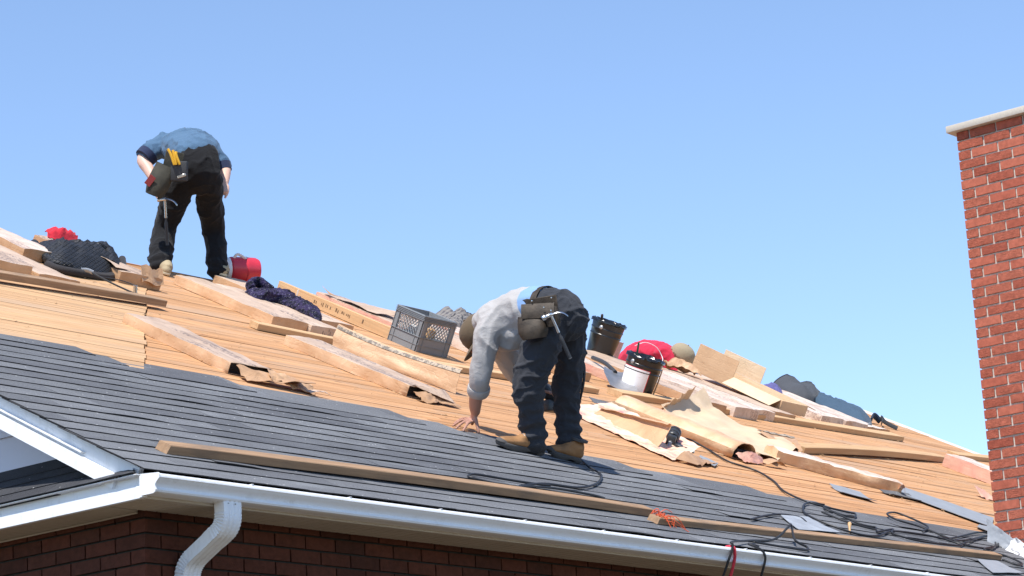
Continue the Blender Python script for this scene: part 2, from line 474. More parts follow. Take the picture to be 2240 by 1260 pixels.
# --- walls: mortar core with bricks laid on it; the courses in view are single bricks
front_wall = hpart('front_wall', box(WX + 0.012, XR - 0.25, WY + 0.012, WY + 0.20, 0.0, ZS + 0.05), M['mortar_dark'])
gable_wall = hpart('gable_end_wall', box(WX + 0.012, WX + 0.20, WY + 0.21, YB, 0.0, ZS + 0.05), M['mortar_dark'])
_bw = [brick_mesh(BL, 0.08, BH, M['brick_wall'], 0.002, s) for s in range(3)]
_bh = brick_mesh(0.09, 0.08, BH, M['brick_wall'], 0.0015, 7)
NSINGLE = 7
stuffV, stuffF = [], []
def _addstuff(part):
    n = len(stuffV); stuffV.extend(part[0]); stuffF.extend([tuple(i + n for i in f) for f in part[1]])
rb = random.Random(3)
_k = 0
zt = ZS - 0.036 + 0.0667                       # top of the topmost (part hidden) course
while zt - BH > 0.02:
    z0 = zt - BH
    off = 0.0 if _k % 2 else 0.10
    # front wall
    x = WX + (0.0 if _k % 2 else 0.0)
    first = 0.09 if _k % 2 == 0 else BL
    ln = first
    while x < XR - 0.3:
        if _k < NSINGLE and x < 6.2:
            o = obj('brick', _bh if ln < 0.1 else _bw[rb.randrange(3)], front_wall, Vector((x, WY + rb.uniform(-.001, .0015), z0)) - HO)
        else:
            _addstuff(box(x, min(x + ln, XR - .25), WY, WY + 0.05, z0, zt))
        x += ln + BJ; ln = BL
    # gable end wall, running away from the corner along +y, outer face looks to -x
    y = WY; ln = BL if _k % 2 == 0 else 0.09
    y += 0.0835 if False else 0.0
    first = True
    while y < YB:
        if first: y += 0.0
        if _k < NSINGLE and y < 2.2:
            o = obj('brick', _bh if ln < 0.1 else _bw[rb.randrange(3)], gable_wall, Vector((WX - 0.0015 + rb.uniform(-.001, .001), y + ln + (0.0 if not first else 0.0), z0)) - HO, (0, 0, -pi / 2))
        else:
            _addstuff(box(WX, WX + 0.05, y, min(y + ln, YB), z0, zt))
        y += ln + BJ; ln = BL; first = False
    zt -= 0.0667; _k += 1
o = hpart('brick_courses', (stuffV, stuffF), M['brick_wall'], front_wall, smooth=False); tag(o, kind='stuff')

# --- soffit panels (grooved), front and gable side
def soffit_mesh(w, d):
    pr = []
    n = 5
    for i in range(n):
        a = w * i / n
        pr += [(a + 0.004, 0.0), (a + w / n - 0.006, 0.0), (a + w / n - 0.003, 0.006)]
    pts = [(0, 0.006)] + pr + [(w, 0.012), (0, 0.012)]
    return mesh(*extrude(pts, 'y', 0, d), M['soffit'], smooth=False)
_sf = soffit_mesh(0.2985, 0.262)
x = 0.02
while x < XR - 0.3:
    obj('soffit_panel', _sf, house, Vector((x, 0.0, ZS)) - HO); x += 0.30
_sg = soffit_mesh(0.2985, 0.206)
y = 0.30
while y < YB - 0.3:
    obj('soffit_panel', _sg, house, Vector((0.246, y, ZS + 0.0005)) - HO, (0, 0, pi / 2)); y += 0.30
hpart('soffit_trim', bbox(0.03, XR - .02, -0.004, 0.034, ZS - 0.006, ZS + 0.02, 0.002), M['soffit'])
hpart('soffit_trim', bbox(WX - 0.012, WX - 0.001, 0.30, 4.0, ZS - 0.008, ZS - 0.0005, 0.002), M['soffit'])

# --- fascias and gutter
hpart('fascia', box(0.032, XR - 0.02, 0.006, 0.028, ZS + 0.004, EZ - 0.012), M['white'])
GP = [(-0.0, -0.022), (-0.0, -0.109), (-0.076, -0.109), (-0.086, -0.105), (-0.090, -0.097), (-0.086, -0.088), (-0.083, -0.083),
      (-0.084, -0.077), (-0.090, -0.068), (-0.099, -0.060), (-0.105, -0.054), (-0.108, -0.048), (-0.113, -0.047), (-0.113, -0.036), (-0.108, -0.030), (-0.098, -0.030)]
inner = [(-0.098, -0.034), (-0.106, -0.034), (-0.109, -0.040), (-0.106, -0.045), (-0.100, -0.052), (-0.092, -0.058), (-0.082, -0.070), (-0.079, -0.083), (-0.083, -0.096), (-0.076, -0.104), (-0.004, -0.104), (-0.004, -0.022)]
gutter = hpart('gutter', extrude([(p, EZ + q) for p, q in GP + inner], 'x', 0.0, XR), M['white'])
ec = [(-0.0, -0.018), (-0.0, -0.112), (-0.078, -0.112), (-0.090, -0.107), (-0.094, -0.097), (-0.090, -0.086), (-0.091, -0.074), (-0.100, -0.064), (-0.110, -0.056), (-0.117, -0.050), (-0.117, -0.034), (-0.110, -0.027)]
hpart('gutter_end_cap', extrude([(p, EZ + q) for p, q in ec], 'x', -0.006, 0.001), M['white'], gutter)
for xs in (3.02, 6.07, 9.12):
    hpart('gutter_seam', extrude([(p - 0.0015, EZ + q - 0.0008) for p, q in GP[1:15]] + [(p + .001, EZ + q) for p, q in reversed(GP[1:15])], 'x', xs, xs + 0.05), M['white'], gutter)
_hb = mesh(*bbox(-0.006, 0.006, -0.112, 0.0, -0.0285, -0.0255, 0.001), M['white'])
x = 0.55
while x < 12:
    obj('gutter_hanger', _hb, gutter, Vector((x, 0, EZ)) - HO); x += 0.62

# gable-side return fascia: recessed upper band under a drip lip, proud lower board
hpart('return_fascia', join(bbox(0.010, 0.034, 0.018, YB, EZ - 0.118, EZ - 0.064, 0.002),
                            box(0.030, 0.05, 0.02, YB, EZ - 0.0645, EZ - 0.018),
                            bbox(-0.012, 0.04, 0.02, YB, EZ - 0.0185, EZ - 0.0145, 0.001)), M['white'])
hpart('corner_cap', bbox(0.004, 0.030, -0.004, 0.02, EZ - 0.117, EZ - 0.0225, 0.002), M['white'])
# pent roof on the return
PZ0, PX0, PX1, PZ1 = EZ - 0.013, -0.004, 0.402, EZ + 0.248
pent = hpart('pent_roof', extrude([(PX0, PZ0 - .004), (PX1, PZ1 - .008), (PX1, PZ0 - .06), (0.05, PZ0 - .06), (0.05, PZ0 - .01)], 'y', 0.56, YB), M['felt'])
_ang = atan2(PZ1 - PZ0, PX1 - PX0); _pl = sqrt((PZ1 - PZ0) ** 2 + (PX1 - PX0) ** 2)
for row in range(4):
    y = 0.02 + row * 0.31 - 0.4
    while y < 3.2:
        ln = 0.997
        y0 = max(y, 0.035)
        if y + ln > y0 + .05:
            s0 = row * 0.105 - 0.01; s1 = min(s0 + 0.2, _pl)
            pts = []
            nn = 10
            V, F = [], []
            for i in range(nn + 1):
                yy = y0 + (y + ln - y0) * i / nn
                lift = 0.004 * max(0, nz(yy * 3.1, row * 5.0)) + 0.003 * abs(nz(yy * 9, row * 3.7))
                smax = max(0.004, min(_pl, (yy * tan(PH) - 0.03 + 0.013) / sin(_ang)))
                lo_s, hi_s = min(s0, smax - .003), min(s1, smax)
                for (s, h) in ((lo_s, 0.012 + lift), (hi_s, 0.004), (hi_s, 0.001), (lo_s + (0.004 * nz(yy * 11, row)), 0.006 + lift)):
                    V.append((PX0 + cos(_ang) * s - sin(_ang) * h, yy, PZ0 + sin(_ang) * s + cos(_ang) * h))
            for i in range(nn):
                for k in range(4):
                    j = (k + 1) % 4; F.append((i * 4 + k, i * 4 + j, i * 4 + 4 + j, i * 4 + 4 + k))
            F.append((3, 2, 1, 0)); F.append(tuple(nn * 4 + k for k in range(4)))
            mi = [0 if (q % 4) in (0,) and q < nn * 4 else 1 for q in range(len(F))]
            hpart('pent_shingle', (V, F), [M['shingle_dark'], M['asphalt_edge']], pent, mi, smooth=False)
        y += 1.0
# gable siding
gw = hpart('gable_siding', extrude([(0.4, EZ + 0.10), (YB - .4, EZ + 0.10), (ridge(0) * CP, EZ + ridge(0) * SP - 0.14)], 'x', 0.425, 0.50), M['siding'])
zb = EZ + 0.235
while zb < EZ + ridge(0) * SP - 0.4:
    y0 = (zb + 0.18 - EZ + 0.13) / tan(PH); y1 = 2 * ridge(0) * CP - y0
    if y1 - y0 > 0.3:
        yl = (zb - EZ + 0.13) / tan(PH); yr = 2 * ridge(0) * CP - yl
        V = [(0.402, yl, zb), (0.402, yr, zb), (0.416, y1, zb + 0.185), (0.416, y0, zb + 0.185), (0.426, yl, zb), (0.426, yr, zb), (0.426, y1, zb + 0.185), (0.426, y0, zb + 0.185)]
        F = [(0, 3, 2, 1), (4, 5, 6, 7), (0, 1, 5, 4), (1, 2, 6, 5), (2, 3, 7, 6), (3, 0, 4, 7)]
        hpart('siding_board', (V, F), M['siding'], gw, smooth=False)
    zb += 0.18

# --- downspout
ds_prof = []
def _rr(nr=5, hw=0.053, hd=0.034):
    pts = []
    # front (-y) with ribs, then the other sides; coordinates (side, depth)
    for i in range(13):
        s = -hw + 2 * hw * i / 12
        pts.append((s, -hd + (0.0045 if i % 3 == 1 else 0.0) + (0.004 if i in (0, 12) else 0)))
    for i in range(1, 6): pts.append((hw, -hd + 2 * hd * i / 6))
    for i in range(13): pts.append((hw - 2 * hw * i / 12, hd - (0.004 if i in (0, 12) else 0)))
    for i in range(1, 6): pts.append((-hw, hd - 2 * hd * i / 6))
    return pts
prof = _rr()
path = cr([(-0.050, -0.100), (-0.050, -0.155), (-0.045, -0.190), (-0.024, -0.222), (0.018, -0.246), (0.140, -0.308), (0.178, -0.330), (0.206, -0.362), (0.220, -0.41), (0.222, -0.50), (0.222, -1.2), (0.222, -3.55)], 6)
V, F = [], []; n = len(prof)
for i, p in enumerate(path):
    a = path[max(i - 1, 0)]; b = path[min(i + 1, len(path) - 1)]
    ty, tz = b[0] - a[0], b[1] - a[1]; L = sqrt(ty * ty + tz * tz); ty /= L; tz /= L
    ny, nzz = -tz, ty                     # depth direction (away from the front face when heading down)
    bend = 1.0
    crimp = 0.0
    if -0.24 < p[1] < -0.15 or -0.42 < p[1] < -0.32: crimp = 0.0022 * (1 if i % 2 else -1)
    sc = 1.0 - (0.04 if p[1] < -0.262 else 0.0)
    for (s, dd) in prof:
        V.append((0.454 + s * sc + (crimp if s > 0 else -crimp), p[0] + ny * dd * sc + (0), EZ + p[1] + nzz * dd * sc))
for i in range(len(path) - 1):
    for k in range(n):
        j = (k + 1) % n; F.append((i * n + k, i * n + j, (i + 1) * n + j, (i + 1) * n + k))
F.append(tuple(range(n - 1, -1, -1)))
downspout = hpart('downspout', (V, F), M['white'], angle=28)
for (sx, zz) in ((-0.03, -0.118), (0.012, -0.118)):
    hpart('rivet', xf(lathe([(0.004, 0), (0.003, 0.0025), (0.0, 0.003)], 8, True, False), Matrix.Translation((0.454 + sx, -0.0845, EZ + zz)) @ Matrix.Rotation(pi / 2, 4, 'X')), M['steel_dull'], downspout)

# --- roof: deck, rear slope
def rq(pts): return [tuple(RP(*p)) for p in pts]
dv = [(0.062, 0.035, -.022), (XR - .02, 0.035, -.022), (XR - .02, ridge(XR), -.022), (0.062, ridge(0), -.022), (0.062, 0.035, -.12), (XR - .02, 0.035, -.12), (XR - .02, ridge(XR), -.12), (0.062, ridge(0), -.12)]
bf = [(0, 1, 2, 3), (7, 6, 5, 4), (4, 5, 1, 0), (5, 6, 2, 1), (6, 7, 3, 2), (7, 4, 0, 3)]
roof = hpart('roof', (rq(dv), bf), M['felt'], smooth=False)
def rear(u, s, w=0.0):     # a point s metres down the rear slope
    r = ridge(u); p = RP(u, r, 0)
    return (p.x, p.y + s * CP + w * SP, p.z - s * SP + w * CP)
hpart('rear_slope', ([rear(0.0, 0.0, -.005), rear(XR, 0.0, -.005), rear(XR, 6.4, -.005), rear(0.0, 6.4, -.005), rear(0.0, 0.0, -.12), rear(XR, 0.0, -.12), rear(XR, 6.4, -.12), rear(0, 6.4, -.12)], [(0, 1, 2, 3), (7, 6, 5, 4), (4, 5, 1, 0), (5, 6, 2, 1), (6, 7, 3, 2), (7, 4, 0, 3)]), M['board'], smooth=False)
hpart('rear_wall', box(WX + .2, XR - .25, YB - .2, YB - .01, 0, ZS + .05), M['brick_wall'])
hpart('far_gable_wall', extrude([(WY + .2, 0), (YB - .2, 0), (YB - .2, EZ - .05), (ridge(XR) * CP, EZ + ridge(XR) * SP - .2), (WY + .2, EZ - .02)], 'x', XR - .45, XR - .25), M['brick_wall'])
# rake trims
def rakebox(u0, u1, v0, v1, w0, w1, v1b=None):
    return (rq([(u0, v0, w0), (u1, v0, w0), (u1, v1, w0), (u0, v1, w0), (u0, v0, w1), (u1, v0, w1), (u1, v1, w1), (u0, v1, w1)]), [(3, 2, 1, 0), (4, 5, 6, 7), (0, 1, 5, 4), (1, 2, 6, 5), (2, 3, 7, 6), (3, 0, 4, 7)])
hpart('rake_board', join(rakebox(0.014, 0.034, 0.16, ridge(0), -0.136, -0.074), rakebox(0.034, 0.06, 0.05, ridge(0), -0.0745, -0.003), rakebox(0.010, 0.040, 0.42, ridge(0), -0.0595, -0.0535)), M['white'], smooth=False)
hpart('rake_soffit', rakebox(0.055, 0.425, 0.42, ridge(0), -0.134, -0.1225), M['white'], smooth=False)
hpart('drip_edge', rakebox(XR - 0.022, XR + 0.012, 0.0, ridge(XR), -0.10, 0.018), M['white'], smooth=False)

# --- sheathing boards, each one its own piece
rs = random.Random(11)
def board(u0, u1, v0, v1, w, mat, skew=0.0, skewl=0.0):
    va0, va1 = min(v1, ridge(u0)), min(v1, ridge(u1))
    if va0 - v0 < 0.01 and va1 - v0 < 0.01: return
    cu, cv = (u0 + u1) / 2, (v0 + v1) / 2
    j = [rs.uniform(-.002, .002) for _ in range(4)]
    V = []
    for (dw, s) in ((w - 0.019, 0), (w, 1)):
        V += [(u0 - skewl * .5 - cu, v0 - cv + j[0], dw), (u1 - skew * .5 - cu, v0 - cv + j[1], dw + rs.uniform(-.0015, .0015)), (u1 + skew * .5 - cu, max(va1, v0 + .004) - cv + j[2], dw + rs.uniform(-.0015, .0015)), (u0 + skewl * .5 - cu, max(va0, v0 + .004) - cv + j[3], dw)]
    me = mesh(V, [(3, 2, 1, 0), (4, 5, 6, 7), (0, 1, 5, 4), (1, 2, 6, 5), (2, 3, 7, 6), (3, 0, 4, 7)], mat, smooth=False)
    o = obj('sheathing_board', me, roof)
    m = Matrix.Translation(RP(cu, cv, 0) - HO) @ RX
    o.location = m.translation; o.rotation_euler = m.to_euler()
def jl(v): return 4.13 + (v - 5.07) * 0.813          # the slanting joint on the left
v = 1.18; row = 0
while v < 7.0:
    pitch = 0.142 + rs.uniform(-.004, .006)
    v1 = v + pitch - rs.choice([0.003, 0.004, 0.005, 0.008])
    vm = (v + v1) / 2
    if vm < 5.55:
        ue = jl(vm) + rs.uniform(-.012, .012)
        board(0.03, min(ue - 2.2, 1.2), v, v1, 0.0, M['board_pale']) if ue > 2.6 else None
        board(max(min(ue - 2.2, 1.2) + .004, 0.03) if ue > 2.6 else 0.03, ue, v, v1, 0.007 + rs.uniform(0, .003), M['board_pale'], skew=.112)
        u = ue + rs.uniform(0.004, 0.02); first = rs.uniform(1.6, 4.2)
    else:
        u = 0.03; first = rs.uniform(2.0, 4.0)
    ln = first
    while u < XR - 0.03:
        e = min(u + ln, XR - 0.025)
        if XR - e < 0.7: e = XR - 0.025
        board(u, e, v, v1, rs.uniform(-.0025, .0025), M['board'], skewl=(0.112 if abs(u - jl(vm)) < .1 and vm < 5.5 else 0))
        u = e + 0.004; ln = rs.uniform(2.4, 4.4)
    v += pitch; row += 1

# --- shingle strips
SD = 0.336; EXPO = 0.143
def strip(L, seed, lift=1.0):
    nx = max(2, int(L * 10)); V, F, mi = [], [], []
    for i in range(nx + 1):
        x = L * i / nx
        wv = lift * (0.0030 * nz(x * 2.3, seed * 3.3) + 0.0016 * nz(x * 7, seed * 1.7))
        big = max(0, nz(x * 1.1, seed * 7.7) - 0.36) * 0.022 * lift
        dy = 0.0025 * nz(x * 3, seed * 2.1, 4)
        for (s, h) in ((0.0 + dy, 0.0152 + wv + big), (0.07, 0.0130 + wv * .6 + big * .4), (0.143, 0.0104), (SD, 0.0036), (SD, 0.0004), (0.0 + dy + .001, 0.0100 + wv * .8 + big * .8)):
            V.append((x, s, h))
    for i in range(nx):
        for k in range(6):
            j = (k + 1) % 6
            F.append((i * 6 + k, i * 6 + 6 + k, i * 6 + 6 + j, i * 6 + j)); mi.append(0 if k < 3 else 1)
    F.append(tuple(range(6))); F.append(tuple(nx * 6 + k for k in range(5, -1, -1))); mi += [1, 1]
    return mesh(V, F, [M['shingle'], M['asphalt_edge']], mi, True, 25)
_strips = [strip(0.998, s) for s in range(14)]
ends = {17: 1.62, 16: 1.74, 15: 2.56, 14: 3.80, 13: 4.10, 12: 4.48, 11: 5.45, 10: 6.70, 9: 7.30, 8: 9.5}
for k in range(18):
    ue = ends.get(k, XR - 0.02)
    u = -0.006 - (0.5 if k % 2 else 0.0) - 0.17 * (k % 3)
    while u < ue - 0.02:
        a, b = max(u, -0.006 + rs.uniform(-.004, .004)), min(u + 1.0, ue)
        if b - a > 0.05:
            me = _strips[rs.randrange(14)] if (b - a) > 0.985 else strip(b - a - .002, rs.randrange(100))
            o = obj('shingle', me, roof)
            m = Matrix.Translation(RP(a, k * EXPO - 0.022 + rs.uniform(-.0025, .0025), 0.0002 * (k % 2)) - HO) @ RX @ Matrix.Rotation(rs.uniform(-.0018, .0018), 4, 'Z')
            o.location = m.translation; o.rotation_euler = m.to_euler()
        u += 1.0

# --- chimney
CX, CYB, CYF, CZT = 8.79, 0.924, 0.06, EZ + 3.507
CXR = 9.60
CL, CH, CJ = 0.2060, 0.0592, 0.0143          # the chimney's own, larger bricks
chim = hpart('chimney', box(CX + 0.011, CXR - .011, CYF + .011, CYB - .011, EZ - 0.3, CZT - 0.001), M['mortar'], smooth=False)
_cr = [brick_mesh(CL, 0.07, CH, M['brick_rough'], 0.006, s) for s in range(4)]
_cs = [brick_mesh(CL, 0.07, CH, M['brick_smooth'], 0.0012, s) for s in range(3)]
_crh = [brick_mesh(0.096, 0.07, CH, M['brick_rough'], 0.005, s + 20) for s in range(2)]
stV, stF = [], []
def _st(p):
    n = len(stV); stV.extend(p[0]); stF.extend([tuple(i + n for i in f) for f in p[1]])
zt = CZT - 0.004; r = 0
while zt > EZ - 0.05:
    z0 = zt - CH
    y = CYB; ln = 0.096 if r % 2 == 0 else CL
    while y > CYF + 0.02:
        l2 = min(ln, y - CYF)
        if y > 0.2 and l2 == ln:
            if ln < 0.1: me = _crh[rs.randrange(2)]
            else: me = rs.choice(_cr) if rs.random() < 0.56 else rs.choice(_cs)
            obj('brick', me, chim, Vector((CX + rs.uniform(-.0015, .0015), y, z0 + rs.uniform(-.001, .001))) - HO, (0, 0, -pi / 2))
        else: _st(box(CX, CX + .07, y - l2, y, z0, zt))
        y -= ln + CJ; ln = CL
    for (yy, face) in ((CYF, 0), (CYB - .07, 1)):
        x = CX + 0.07 + CJ * .6; ln = CL if r % 2 else 0.12
        while x < CXR - .08 - CJ:
            l2 = min(ln, CXR - .07 - CJ * .6 - x); _st(box(x, x + l2, yy + .0004, yy + .07, z0 + .0003, zt)); x += ln + CJ; ln = CL
    y = CYF
    while y < CYB - .02: _st(box(CXR - .07, CXR, y, min(y + CL, CYB), z0, zt)); y += CL + CJ
    zt -= (CH + CJ); r += 1
tag(hpart('brick_courses', (stV, stF), M['brick_smooth'], chim, smooth=False), kind='stuff')
hpart('chimney_cap', bbox(CX - 0.045, CXR + .06, CYF - .06, CYB + .060, CZT, CZT + 0.052, 0.006, 2), M['limestone'], chim)
# flashing at the foot: crumpled metal on the brick face and out over the shingles, smeared white sealant below
def fl(s, t):
    v = 1.10 - s * 0.24; h = 0.005 + 0.175 * t
    p = RP(CX, v, 0); b = 0.010 * nz(s * 7, t * 5, 2) + 0.012 * nz(s * 15, t * 3, 9)
    return (CX - 0.016 - abs(b) - 0.02 * (1 - t) ** 3, p.y + .004 * nz(s * 9, t * 9), p.z + h * (1 - .45 * s) + 0.015 * nz(s * 6, 3.3))
hpart('flashing', sheet(14, 8, fl, 0.003), M['lead'], chim, angle=30)
def fl2(s, t):
    v = 0.90 - s * 0.8; p = RP(CX, v, 0)
    return (CX - 0.016 - 0.10 * (1 - t) ** 2 - .008 * abs(nz(s * 12, t * 6, 5)), p.y, p.z + 0.014 + (0.085 + .05 * nz(s * 7, 1)) * t)
hpart('sealant', sheet(16, 8, fl2, 0.004), M['sealant'], chim, angle=60)

# ------------------------------------------------------------------ lumber lying on the roof
def plank(label, u0, v0, u1, v1, wid, th, mat, w=0.0, bow=0.0, cut0=0.0, nicks=0.0, group=None, cat='plank', name='plank', onedge=False, seed=0):
    """plank whose lower edge runs (u0,v0)->(u1,v1); wid up the slope, th thick"""
    L = sqrt((u1 - u0) ** 2 + (v1 - v0) ** 2); yaw = atan2(v1 - v0, u1 - u0)
    nx = max(8, int(L * 9)); V, F = [], []
    c = 0.003
    for i in range(nx + 1):
        x = L * i / nx; t = i / nx
        bz = bow * 4 * t * (1 - t)
        e = nicks * max(0, nz(x * 5.3, seed * 3.1)); e2 = nicks * max(0, nz(x * 8.3, seed * 5.1 + 9))
        x2 = x
        sec = [(0, 0), (0, th - c - e), (c + e2, th), (wid - c, th), (wid, th - c), (wid, 0)]
        for (y, z) in sec:
            xx = x2 + (cut0 * (z / th) if i == 0 else 0)
            V.append((xx, y + 0.002 * nz(x * 1.3, seed), z + bz + 0.0015 * nz(x * 2.1, seed + 5)))
    for i in range(nx):
        for k in range(6):
            j = (k + 1) % 6; F.append((i * 6 + k, i * 6 + j, i * 6 + 6 + j, i * 6 + 6 + k))
    F.append(tuple(range(5, -1, -1))); F.append(tuple(nx * 6 + k for k in range(6)))
    o = obj(name, mesh(V, F, mat, smooth=False))
    roof_place(o, u0, v0, yaw, w)
    tag(o, label, cat, group)
    return o
GL = 'planks lying on the roof'
plank('long weathered plank at far left in front of the quilted vest', 0.9, 4.02, 3.80, 4.46, 0.085, 0.042, M['lumber_old'], 0.024, 0.01, nicks=.004, group=GL, seed=1)
plank('short brown plank at the foot of the paired shingle bundles', *(4.558, 4.386), *(5.311, 4.353), 0.09, 0.042, M['lumber'], 0.003, group=GL, seed=2)
plank('new pale plank running behind the grey-sweatshirt worker', 5.95, 4.15, *(8.221, 4.417), 0.09, 0.04, M['lumber'], 0.003, group=GL, seed=3)
plank('long new plank below the label bucket and cardboard box', *(8.519, 4.430), *(13.516, 5.056), 0.14, 0.045, M['lumber'], 0.003, group=GL, seed=4)
plank('long new bowed plank reaching the bundle by the chimney', *(9.629, 3.410), *(13.082, 4.288), 0.12, 0.05, M['lumber'], 0.003, 0.02, group=GL, seed=5)
plank('stub of new plank half hidden behind the chimney', *(13.902, 4.674), 15.0, 4.90, 0.12, 0.04, M['lumber'], 0.003, group=GL, seed=6)
plank('long weathered toe-board near the gutter, left of the orange twine', *(0.387, 0.302), *(4.043, 0.399), 0.080, 0.042, M['lumber_old'], 0.014, 0.012, 0.012, .006, GL, seed=7)
plank('split weathered toe-board right of the orange twine, ending at the chimney', *(3.901, 0.241), *(8.053, 0.556), 0.072, 0.036, M['lumber_old'], 0.014, 0.0, 0.012, .009, GL, seed=8)
# stamped stud leaning along the slope
stud = plank('new stud with stamped dark lettering running down the slope by the crate', *(6.590, 5.073), *(6.622, 6.444), 0.04, 0.088, M['lumber'], 0.003, name='stud', cat='stud', group=GL, seed=9)
inkm = m_plain('stamp_ink', (0.16, 0.10, 0.06), 0.8)
ri = random.Random(5); x = 0.35
while x < 0.95:
    wq = ri.choice([.010, .014, .02])
    if ri.random() < 0.75:
        obj('stamp_mark', mesh(*box(x, x + wq * .7, 0.0405, 0.0412, 0.028 + ri.uniform(0, .012), 0.06 + ri.uniform(-.008, .006)), inkm, smooth=False), stud)
    x += wq + (0.03 if ri.random() < .2 else 0.006)
# loose bits
def chip(label, pts, mat, w, th, cat, name, curl=0.0, group=None):
    """flat piece cut to a quadrilateral of roof points, slightly curled"""
    a, b, c, d = [Vector((*p, 0)) for p in pts]
    ctr = (a + b + c + d) / 4
    def fn(s, t):
        p = a.lerp(b, s).lerp(d.lerp(c, s), t) - ctr
        return (p.x, p.y, w + curl * (2 * s - 1) ** 2 + 0.004 * nz(s * 3, t * 3, w * 50) + .004)
    o = obj(name, mesh(*sheet(8, 4, fn, th), mat, angle=30))
    roof_place(o, ctr.x, ctr.y)
    return tag(o, label, cat, group)
chip('pale grey starter shingle lying loose above the hose coil', ((8.364, 2.249), (8.181, 2.003), (8.456, 1.877), (8.577, 2.115)), M['slate'], 0.004, 0.004, 'shingle', 'loose_shingle', .012, 'loose grey pieces on the boards')
chip('dark grey offcut sticking out under the wrinkled wrapper end', ((9.168, 2.347), (9.202, 2.251), (9.491, 2.173), (9.611, 2.377)), M['shingle'], 0.006, 0.005, 'shingle', 'loose_shingle', .01, 'loose grey pieces on the boards')
chip('long grey flashing strip running down to the chimney foot', ((9.888, 2.665), (9.450, 2.386), (9.620, 1.612), (10.226, 1.974)), M['slate'], 0.006, 0.004, 'flashing strip', 'flashing_strip', .008)
chip('short grey flashing tab against the chimney foot', ((9.479, 1.638), (9.320, 1.558), (9.333, 1.420), (9.609, 1.589)), M['slate'], 0.006, 0.004, 'flashing strip', 'flashing_tab', .006)
chip('pale metal strip lying on the shingles beside the split toe-board', ((5.926, 0.885), (5.668, 0.550), (6.231, 0.635), (6.313, 0.950)), M['lead'], 0.020, 0.003, 'metal strip', 'metal_strip', .004)
chip('grey shingle scrap near the chimney foot by the gutter', ((7.540, 0.428), (7.224, 0.104), (7.777, 0.214), (7.850, 0.459)), M['slate'], 0.020, 0.003, 'shingle', 'shingle_scrap', .004)
chip('dark shingle lying flat beside the grey-sweatshirt worker', ((7.565, 3.957), (7.405, 3.748), (7.674, 3.528), (7.827, 3.832)), M['shingle'], 0.03, 0.005, 'shingle', 'loose_shingle', .006, 'loose grey pieces on the boards')
chip('grey shingle offcut poking from the torn red-edged wrapper', ((7.145, 2.516), (6.972, 2.399), (6.918, 2.203), (7.115, 2.325)), M['slate'], 0.006, 0.004, 'shingle', 'loose_shingle', .004, 'loose grey pieces on the boards')
o = obj('wood_peg', mesh(*tube(cr([(0, 0, 0), (.02, .03, .03), (.05, .06, .055)], 4), [.007] * 5 + [.010, .012, .013, .009], 8), M['lumber']))
roof_place(o, *(6.446, 0.704), 0, 0.014); tag(o, 'short pale wooden peg standing behind the split toe-board', 'peg')

# ------------------------------------------------------------------ shingle bundles in paper wrappers
def rbox(L, W, H, seed, bulge=0.012, nu=20, nv=8, nw=3, sag=0.0, wr=0.006, rnd=0.018, taper=0.0, open_lo=False):
    """paper-wrapped pack: x 0..W, y 0..L, z 0..H, soft and creased"""
    V, F, mi, idx = [], [], [], {}
    def key(x, y, z): return (x, y, z)
    def put(i, j, k):
        if (i, j, k) in idx: return idx[(i, j, k)]
        x, y, z = W * i / nv, L * j / nu, H * k / nw
        # rounding of the long edges
        ex = min(x, W - x); 
        if k == nw and ex < rnd: z -= rnd * .6 * (1 - ex / rnd) ** 2
        s = seed * 13.7
        n1 = nz(x * 7 + s, y * 4, z * 7); n2 = nz(x * 15, y * 12 + s, z * 20)
        dx = (wr * n1 + wr * .8 * n2) * (1 if 0 < k < nw or True else 0)
        if k == nw: z += wr * (nz(x * 6 + s, y * 5) + .5 * nz(x * 19 + s, y * 16)) + bulge * sin(pi * min(1, max(0, x / W))) * 0.5
        if i == 0: x += dx - bulge * sin(pi * k / nw)
        if i == nv: x += dx + bulge * sin(pi * k / nw)
        if j == 0: y += dx - bulge * .6 * sin(pi * k / nw)
        if j == nu: y += dx
        z += sag * sin(pi * y / L) + taper * y / L
        idx[(i, j, k)] = len(V); V.append((x, y, max(z, 0.0) if k else max(0, z - .002)))
        return idx[(i, j, k)]
    for j in range(nu):
        for i in range(nv):
            F.append((put(i, j, nw), put(i + 1, j, nw), put(i + 1, j + 1, nw), put(i, j + 1, nw))); mi.append(0)
            F.append((put(i, j + 1, 0), put(i + 1, j + 1, 0), put(i + 1, j, 0), put(i, j, 0))); mi.append(1)
        for k in range(nw):
            F.append((put(0, j, k), put(0, j, k + 1), put(0, j + 1, k + 1), put(0, j + 1, k))); mi.append(1)
            F.append((put(nv, j + 1, k), put(nv, j + 1, k + 1), put(nv, j, k + 1), put(nv, j, k))); mi.append(1)
    for i in range(nv):
        for k in range(nw):
            if not open_lo: F.append((put(i + 1, 0, k), put(i + 1, 0, k + 1), put(i, 0, k + 1), put(i, 0, k))); mi.append(1)
            F.append((put(i, nu, k), put(i, nu, k + 1), put(i + 1, nu, k + 1), put(i + 1, nu, k))); mi.append(1)
    return V, F, mi
GB = 'paper-wrapped shingle bundles'
